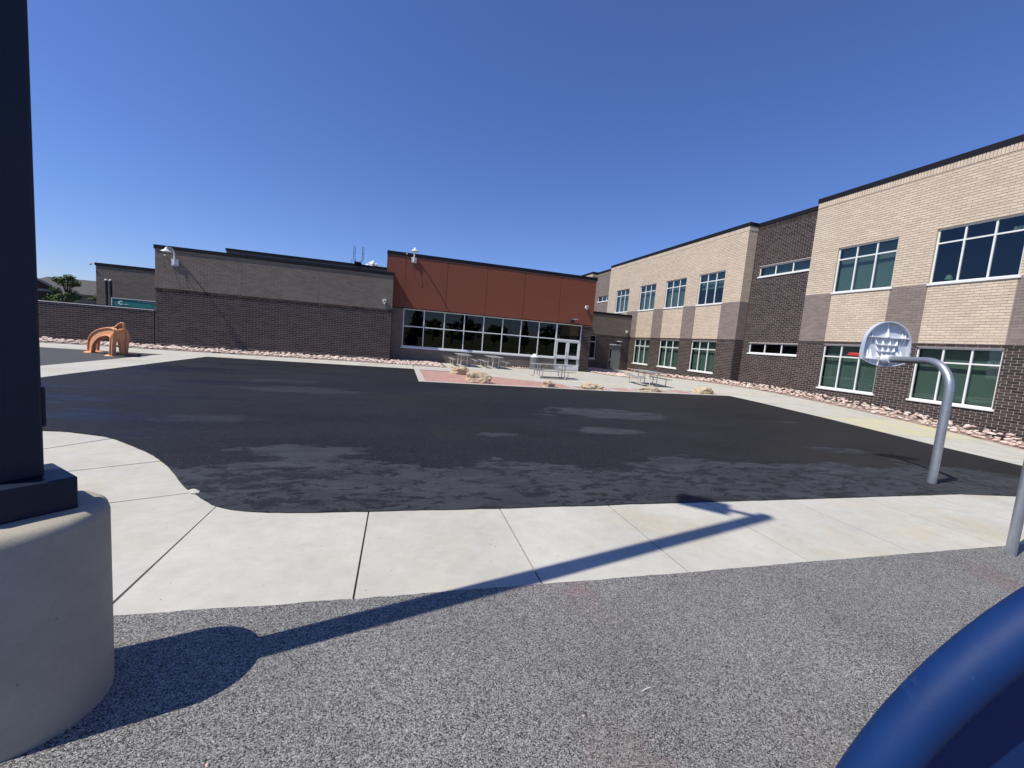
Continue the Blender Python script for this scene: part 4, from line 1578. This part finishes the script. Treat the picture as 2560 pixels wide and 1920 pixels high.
blds = [(2.80, 19.15, 1.08, .75, .42, .1, 'brown hollowed sandstone boulder at the rear of the red gravel island'),
        (3.08, 15.95, 1.20, .80, .50, -.1, 'largest pale sandstone boulder at the front of the red gravel island'),
        (5.87, 15.62, .62, .55, .30, .3, 'small pale sandstone boulder near the right tip of the gravel island'),
        (7.72, 15.45, 1.05, .60, .30, -.15, 'low tan boulder just right of the gravel island, dark end face'),
        (10.45, 15.45, 1.35, .60, .24, .1, 'long flat tan boulder on the curb below the angled table'),
        (13.25, 15.55, 1.20, .70, .34, .2, 'pale lumpy boulder at the right end of the patio curb')]
for i, (x, y, w, dp, h, a, lab) in enumerate(blds):
    me = boulder_mesh('boulder', M['sandstone'], 40 + i)
    zs_ = [v.co.z for v in me.vertices]
    xs_ = [v.co.x for v in me.vertices]
    ys_ = [v.co.y for v in me.vertices]
    sx, sy, sz = w / (max(xs_) - min(xs_)), dp / (max(ys_) - min(ys_)), 1.25 * h / (max(zs_) - min(zs_))
    me.transform(Matrix.Diagonal((sx, sy, sz, 1)))
    lo = min(v.co.z for v in me.vertices)
    o = link('boulder', me, None, (x, y, gz(x, y) - lo * .9 - h * .25))
    o.scale = (.9, .9, .9)
    o.rotation_euler = (0, 0, a)
    tag(o, lab, 'boulder', 'sandstone boulders round the patio')

# ------------------------------------------------------------------ landscape rocks in the beds
variants = [rock_mesh('landscape_rock', M['pink_rock'], 100 + i, 2, .20, 10) for i in range(7)]


def inside(poly, x, y):
    c = False
    j = len(poly) - 1
    for i in range(len(poly)):
        xi, yi, xj, yj = *poly[i], *poly[j]
        if (yi > y) != (yj > y) and x < (xj - xi) * (y - yi) / (yj - yi) + xi: c = not c
        j = i
    return c


beds = [('wall', [(-18.6, 22.9), (-.3, 22.9), (-.3, 25.25), (-18.6, 25.25)], .32, .03),
        ('window', [(-.3, 22.75), (2.45, 22.75), (2.5, 26.4), (-.4, 26.4)], .26, .02),
        ('window', [(7.05, 25.75), (8.3, 25.75), (8.3, 26.45), (7.05, 26.45)], .22, .02),
        ('link', [(12.95, 26.2), (13.25, 23.5), (14.2, 22.4), (16.75, 28.1), (17.1, 33.3), (14.4, 33.3), (12.95, 30)], .26, .02),
        ('wing', [(18.55, 4.2), (20.0, 4.2), (20.0, 21.3), (20.6, 21.3), (20.6, 21.3), (20.0, 21.4), (20.0, 33.3), (19.75, 33.3), (18.85, 25.5), (18.62, 18.0)], .27, .05)]
rr_ = random.Random(11)
rocks = []
for nm, poly, size, lift in beds:
    x0_, x1_ = min(p[0] for p in poly), max(p[0] for p in poly)
    y0_, y1_ = min(p[1] for p in poly), max(p[1] for p in poly)
    step = size * .80
    y = y0_
    while y < y1_:
        x = x0_
        while x < x1_:
            px_, py_ = x + rr_.uniform(-.5, .5) * step, y + rr_.uniform(-.5, .5) * step
            if inside(poly, px_, py_) and rr_.random() < .93:
                s = size * rr_.choice((.36, .45, .5, .55, .62, .75))
                rise = lift + (.16 * max(0, px_ - 18.8) / 1.3 if nm == 'wing' else 0)
                rocks.append((nm, px_, py_, gz(px_, py_) + rise + s * .10, s, rr_.uniform(.30, .55), rr_.uniform(0, 6.28), rr_.uniform(-.35, .35), rr_.randrange(7)))
            x += step
        y += step
score = []
for i, r_ in enumerate(rocks):
    k = in_view((r_[1], r_[2], r_[3]))
    if k: score.append((k / r_[4], i))
score.sort()
solo = set(i for _, i in score[:300])
mats = {'wall': 'pinkish landscape rock in the bed along the windowless dark brick wall', 'window': 'pinkish landscape rock in the bed under the long dark window',
        'link': 'pinkish landscape rock in the patch before the link block', 'wing': 'pinkish landscape rock in the bed along the classroom wing'}
rest = MB()
vdat = [([v.co.copy() for v in m.vertices], [tuple(p.vertices) for p in m.polygons]) for m in variants]
for i, (nm, x, y, z, s, fl, a, tl, vi) in enumerate(rocks):
    T = Matrix.Translation((x, y, z)) @ Matrix.Rotation(a, 4, 'Z') @ Matrix.Rotation(tl, 4, 'X') @ Matrix.Diagonal((s * .62, s * .5, s * fl * .62, 1))
    if i in solo:
        o = link('landscape_rock', variants[vi])
        o.matrix_world = T
        tag(o, mats[nm], 'rock', {'wall': 'rocks along the windowless wall', 'window': 'rocks under the long window', 'link': 'rocks before the link block', 'wing': 'rocks along the classroom wing'}[nm])
    else:
        rest.raw([T @ v for v in vdat[vi][0]], vdat[vi][1])
ro = rest.build('landscape_rocks', M['pink_rock'], fixn=False)
tag(ro, 'the many smaller pinkish rocks filling the beds along the buildings', 'rocks', kind='stuff')
for nm, poly, size, lift in beds:
    sheet('rock_bed', poly if nm != 'wing' else [(18.5, 4.0), (20.1, 4.0), (20.1, 17.1), (20.74, 17.1), (20.74, 21.34), (20.1, 21.34), (20.1, 33.6), (19.72, 33.6), (18.82, 25.5), (18.52, 18.0)], .012, M['bed_soil'], kind='structure')
db = MB().lathe([(0, .02), (.13, .0), (.16, .04), (.17, .10), (.14, .12), (0, .13)], 14).build('drain_cover', M['black'], None, (19.35, 8.72, gz(19.35, 8.72) + .05), smooth=40)
tag(db, 'dark round drain cap sitting in the rocks near the right edge', 'drain')
tag(MB().lathe([(0, .0), (.07, .0), (.08, .06), (.03, .11), (0, .12)], 10).build('window_stone', M['black'], None, (13.0, 17.6, .70 + gz(13, 17.6)), smooth=40), 'small dark object left on the angled picnic table top', 'object') if False else None

pr_ = random.Random(77)
peb = [rock_mesh('pebble', M['pink_rock'], 300 + i, 2, .25, 5) for i in range(3)]
for (x, y, s_) in ((-.62, 1.62, .016), (.36, 2.02, .012), (.9, 1.55, .011), (2.05, 1.75, .013), (-.9, 1.35, .015), (.05, 1.30, .014), (3.2, 2.2, .015), (1.35, 2.3, .011), (2.7, 1.35, .012)):
    o = link('pebble', peb[pr_.randrange(3)], None, (x, y, .004 + s_ * .25))
    o.scale = (s_ * .6, s_ * .5, s_ * .36)
    o.rotation_euler = (0, 0, pr_.uniform(0, 6))
    tag(o, 'tiny pale pebble lying on the speckled rubber surface', 'pebble', 'stray pebbles on the rubber')
tw = MB().tube([(1.25, 1.62, .010), (1.28, 1.628, .011), (1.31, 1.634, .010)], .0035, 6).build('twig', M['tube_white'])
tag(tw, 'short pale twig lying on the speckled rubber surface', 'twig')
ch = rock_mesh('concrete_chip', M['concrete'], 401, 3, .35, 6)
o = link('concrete_chip', ch, None, (-1.83, 4.47, .012))
o.scale = (.07, .035, .014)
o.rotation_euler = (0, 0, -.75)
tag(o, 'broken pale concrete chip at the curved slab edge', 'chip')

# ------------------------------------------------------------------ beyond the yard wall: houses and trees
M['house_wall'] = plain('house_wall', (.085, .055, .045), .85, 0, .15)
M['house_tan'] = plain('house_tan', (.20, .17, .14), .85, 0, .12)
M['shingle'] = plain('shingle', (.065, .062, .060), .9, 0, .3, 8, .5, 20)
M['fascia'] = plain('fascia', (.34, .31, .28), .7)


def house(label, cx, cy, w, dp, hw_, hr_, wallm, ridge='y'):
    h = empty('house', (cx, cy, 0), 0, label, 'house', 'houses beyond the yard')
    b = MB()
    b.prism([(-w / 2, -.1), (w / 2, -.1), (w / 2, hw_), (0, hr_ - .1), (-w / 2, hw_)], (lambda a, z, d: Vector((a, d, z))) if ridge == 'y' else (lambda a, z, d: Vector((d, a, z))), -dp / 2, dp / 2)
    b.build('wall', wallm, h)
    for s in (-1, 1):
        ov = .5
        k = (hr_ - hw_) / (w / 2)
        pts = [(0, hr_), (s * (w / 2 + ov), hw_ - ov * k), (s * (w / 2 + ov), hw_ - ov * k + .22), (0, hr_ + .22)]
        r = MB()
        r.prism(pts, (lambda a, z, d: Vector((a, d, z))) if ridge == 'y' else (lambda a, z, d: Vector((d, a, z))), -dp / 2 - .5, dp / 2 + .5)
        r.build('roof_slope', M['shingle'], h)
        fpts = [(0, hr_ - .03), (s * (w / 2 + ov), hw_ - ov * k - .03), (s * (w / 2 + ov), hw_ - ov * k + .20), (0, hr_ + .20)]
        r = MB()
        r.prism(fpts, (lambda a, z, d: Vector((a, d, z))) if ridge == 'y' else (lambda a, z, d: Vector((d, a, z))), -dp / 2 - .62, -dp / 2 - .51)
        r.build('fascia', M['fascia'], h)
    b = MB()
    if ridge == 'y':
        b.box(-w / 2, w / 2, -dp / 2 - .06, -dp / 2 - .005, hw_ - .35, hw_ - .1)
        b.build('trim_band', M['fascia'], h)
        for xx in (-.18, .22):
            wd = MB().box(xx * w - .6, xx * w + .6, -dp / 2 - .05, -dp / 2 - .006, 1.0, 2.2).build('window', M['fascia'], h)
            MB().box(xx * w - .5, xx * w + .5, -dp / 2 - .06, -dp / 2 - .051, 1.1, 2.1).build('pane', M['glass_dark'], wd)
    return h


hs = house('brown house with a low gable roof beside the light pole', -43.3, 59.1, 9, 12, 3.35, 6.05, M['house_wall'])
hs.rotation_euler = (0, 0, R(35))
house('distant grey roofed house behind the leafy tree', -72, 112, 13, 14, 4.4, 6.1, M['house_tan'], 'x')
house('distant wide roofed house touching the equipment block in view', -63.5, 108, 14, 12, 4.7, 7.0, M['house_tan'], 'x')
house('small low house in front of the wide roofed house', -52.5, 88, 8, 8, 3.6, 4.8, M['house_tan'], 'x')


def leaf_tree(name, label, loc, h, w, seed, n=2600, leaf=.16, mat='leaf', conifer=False, group=None, mesh=None):
    t = empty(name, loc, 0, label, 'tree', group)
    r = random.Random(seed)
    tb = MB()
    tb.tube([(0, 0, -.1), (w * .02, 0, h * .25), (-w * .02, w * .02, h * .6), (0, 0, h * .92)], [h * .03, h * .022, h * .014, h * .004], 8)
    cr = MB()
    clumps = []
    if conifer:
        for k in range(46):
            q = k / 45
            a = k * 2.4
            rad = (1 - q) * w * .5 * r.uniform(.6, 1.05)
            clumps.append((Vector((math.cos(a) * rad * .55, math.sin(a) * rad * .55, h * (.12 + .86 * q))), Vector((rad * .65 + .12, rad * .65 + .12, h * .035))))
    else:
        for k in range(26):
            a, q = r.uniform(0, 6.28), r.uniform(.25, .98)
            rad = w * .42 * math.sqrt(max(0, 1 - ((q - .58) / .44) ** 2)) * r.uniform(.35, 1)
            c = Vector((math.cos(a) * rad, math.sin(a) * rad, h * q))
            s = w * r.uniform(.09, .19)
            clumps.append((c, Vector((s, s, s * .62))))
            tb.tube([(0, 0, h * min(.5, q * .6)), tuple(c * .6 + Vector((0, 0, h * q * .35))), tuple(c)], [h * .010, h * .007, h * .003], 5)
    tb.build('trunk', M['tree_bark'], t, smooth=60)
    for _ in range(n):
        c, s = r.choice(clumps)
        while True:
            v = Vector((r.uniform(-1, 1), r.uniform(-1, 1), r.uniform(-1, 1)))
            if .1 < v.length < 1: break
        p = c + Vector((v.x * s.x, v.y * s.y, v.z * s.z))
        nrm = (v + Vector((r.uniform(-.8, .8), r.uniform(-.8, .8), r.uniform(-.2, 1)))).normalized()
        e1 = nrm.orthogonal().normalized()
        e1.rotate(Matrix.Rotation(r.uniform(0, 6.28), 3, nrm))
        e2 = nrm.cross(e1)
        l = leaf * r.uniform(.6, 1.3)
        cr.face([p - e1 * l, p + e2 * l * .5, p + e1 * l, p - e2 * l * .5])
    cr.build('crown', M[mat], t, fixn=False)
    return t


leaf_tree('leafy_tree', 'leafy green tree beyond the yard wall beside the brown house', (-34.0, 55, 0), 4.75, 3.1, 3, 4200, .10)
leaf_tree('shrub_tree', 'small round green tree right of the taller leafy tree', (-33.0, 58, 0), 3.3, 1.9, 5, 1800, .10)
leaf_tree('shrub_tree', 'low dark green shrub between the brown house and the leafy tree', (-35.6, 56, 0), 2.9, 2.4, 6, 1800, .10)
# the trees and the ridge across the playground, seen only mirrored in the glass
pine = leaf_tree('pine_tree', None, (0, 0, 0), 10, 4.6, 21, 2600, .30, 'needle', True)
broad = leaf_tree('broadleaf_tree', None, (0, 0, 0), 8, 6.5, 22, 2600, .30, 'leaf')
mir = [(4, -58, 1.15, 0), (9, -66, .8, 1), (13, -55, .72, 1), (17, -62, 1.05, 0), (21, -70, .9, 1), (25, -58, .75, 1), (31, -75, .8, 1), (36, -66, .95, 0), (41, -60, .9, 1), (46, -58, 1.0, 1), (51, -64, 1.15, 0), (57, -62, .9, 1), (-3, -62, .9, 1), (-9, -70, 1.0, 0)]
used = {0: False, 1: False}
for i, (x, y, s, kd) in enumerate(mir):
    src = broad if kd else pine
    o = copy_tree(src) if used[kd] else src
    used[kd] = True
    o.location = (x, y, 0)
    o.scale = (s, s, s)
    o.rotation_euler = (0, 0, i * 1.3)
    tag(o, 'broadleaf tree across the playground, mirrored dark in the long window' if kd else 'pine tree across the playground, mirrored dark in the long window', 'tree', 'broadleaf trees mirrored in the window' if kd else 'pines mirrored in the window')
hm = MB()
pr = [(-900 + 60 * k, 9 + 12 * abs(noise.noise((k * .35, 2.2, 0))) + 5 * noise.noise((k * 1.1, 5, 0))) for k in range(31)]
for (a, za), (b, zb) in zip(pr[:-1], pr[1:]):
    hm.face([(a, -650, -2), (b, -650, -2), (b, -760, zb), (a, -760, za)])
    hm.face([(a, -760, za), (b, -760, zb), (b, -900, -2), (a, -900, -2)])
tag(hm.build('hills', M['earth']), kind='structure')

# small cloud low over the roofs


def cloud():
    t = NT('cloud_white')
    return t.set((.92, .93, .95), 1.0, 0, 0)


M['cloud'] = cloud()
cb = bmesh.new()
cr_ = random.Random(5)
cdir = (AX_F * 1030.36 + AX_R * (930 - 1280) + AX_U * (960 - 664)).normalized()
cc = Vector((0, 0, CAM_H)) + cdir * 1800
for k in range(60):
    q = cr_.uniform(-1, 1)
    r_ = 6.5 * cr_.uniform(.5, 1) * (1.15 - abs(q) ** 1.5)
    p = Vector((q * 34, cr_.uniform(-16, 16), cr_.uniform(0, 1) * 20 * (1 - abs(q - .1) ** 1.3) - 8))
    bmesh.ops.create_icosphere(cb, subdivisions=3, radius=r_, matrix=Matrix.Translation(p))
for v in cb.verts:
    v.co += noise.noise_vector(v.co * .09) * 5 + noise.noise_vector(v.co * .25) * 2.4 + noise.noise_vector(v.co * .6) * 1.2
cme = bpy.data.meshes.new('cloud')
cb.to_mesh(cme)
cb.free()
cme.materials.append(M['cloud'])
cme.polygons.foreach_set('use_smooth', [True] * len(cme.polygons))
tag(link('cloud', cme, None, cc), kind='structure')

# ------------------------------------------------------------------ put each built-in-place thing's empty at its own base
bpy.context.view_layer.update()
for o in list(COL.objects):
    if o.type == 'EMPTY' and o.parent is None and o.location.length < 1e-6 and o.children:
        xs_, ys_ = [], []
        for c in o.children:
            if c.type != 'MESH': continue
            for p in c.bound_box:
                q = c.matrix_world @ Vector(p)
                xs_.append(q.x)
                ys_.append(q.y)
        base = Vector(((min(xs_) + max(xs_)) / 2, (min(ys_) + max(ys_)) / 2, 0))
        o.location = base
        for c in o.children: c.location = c.location - base
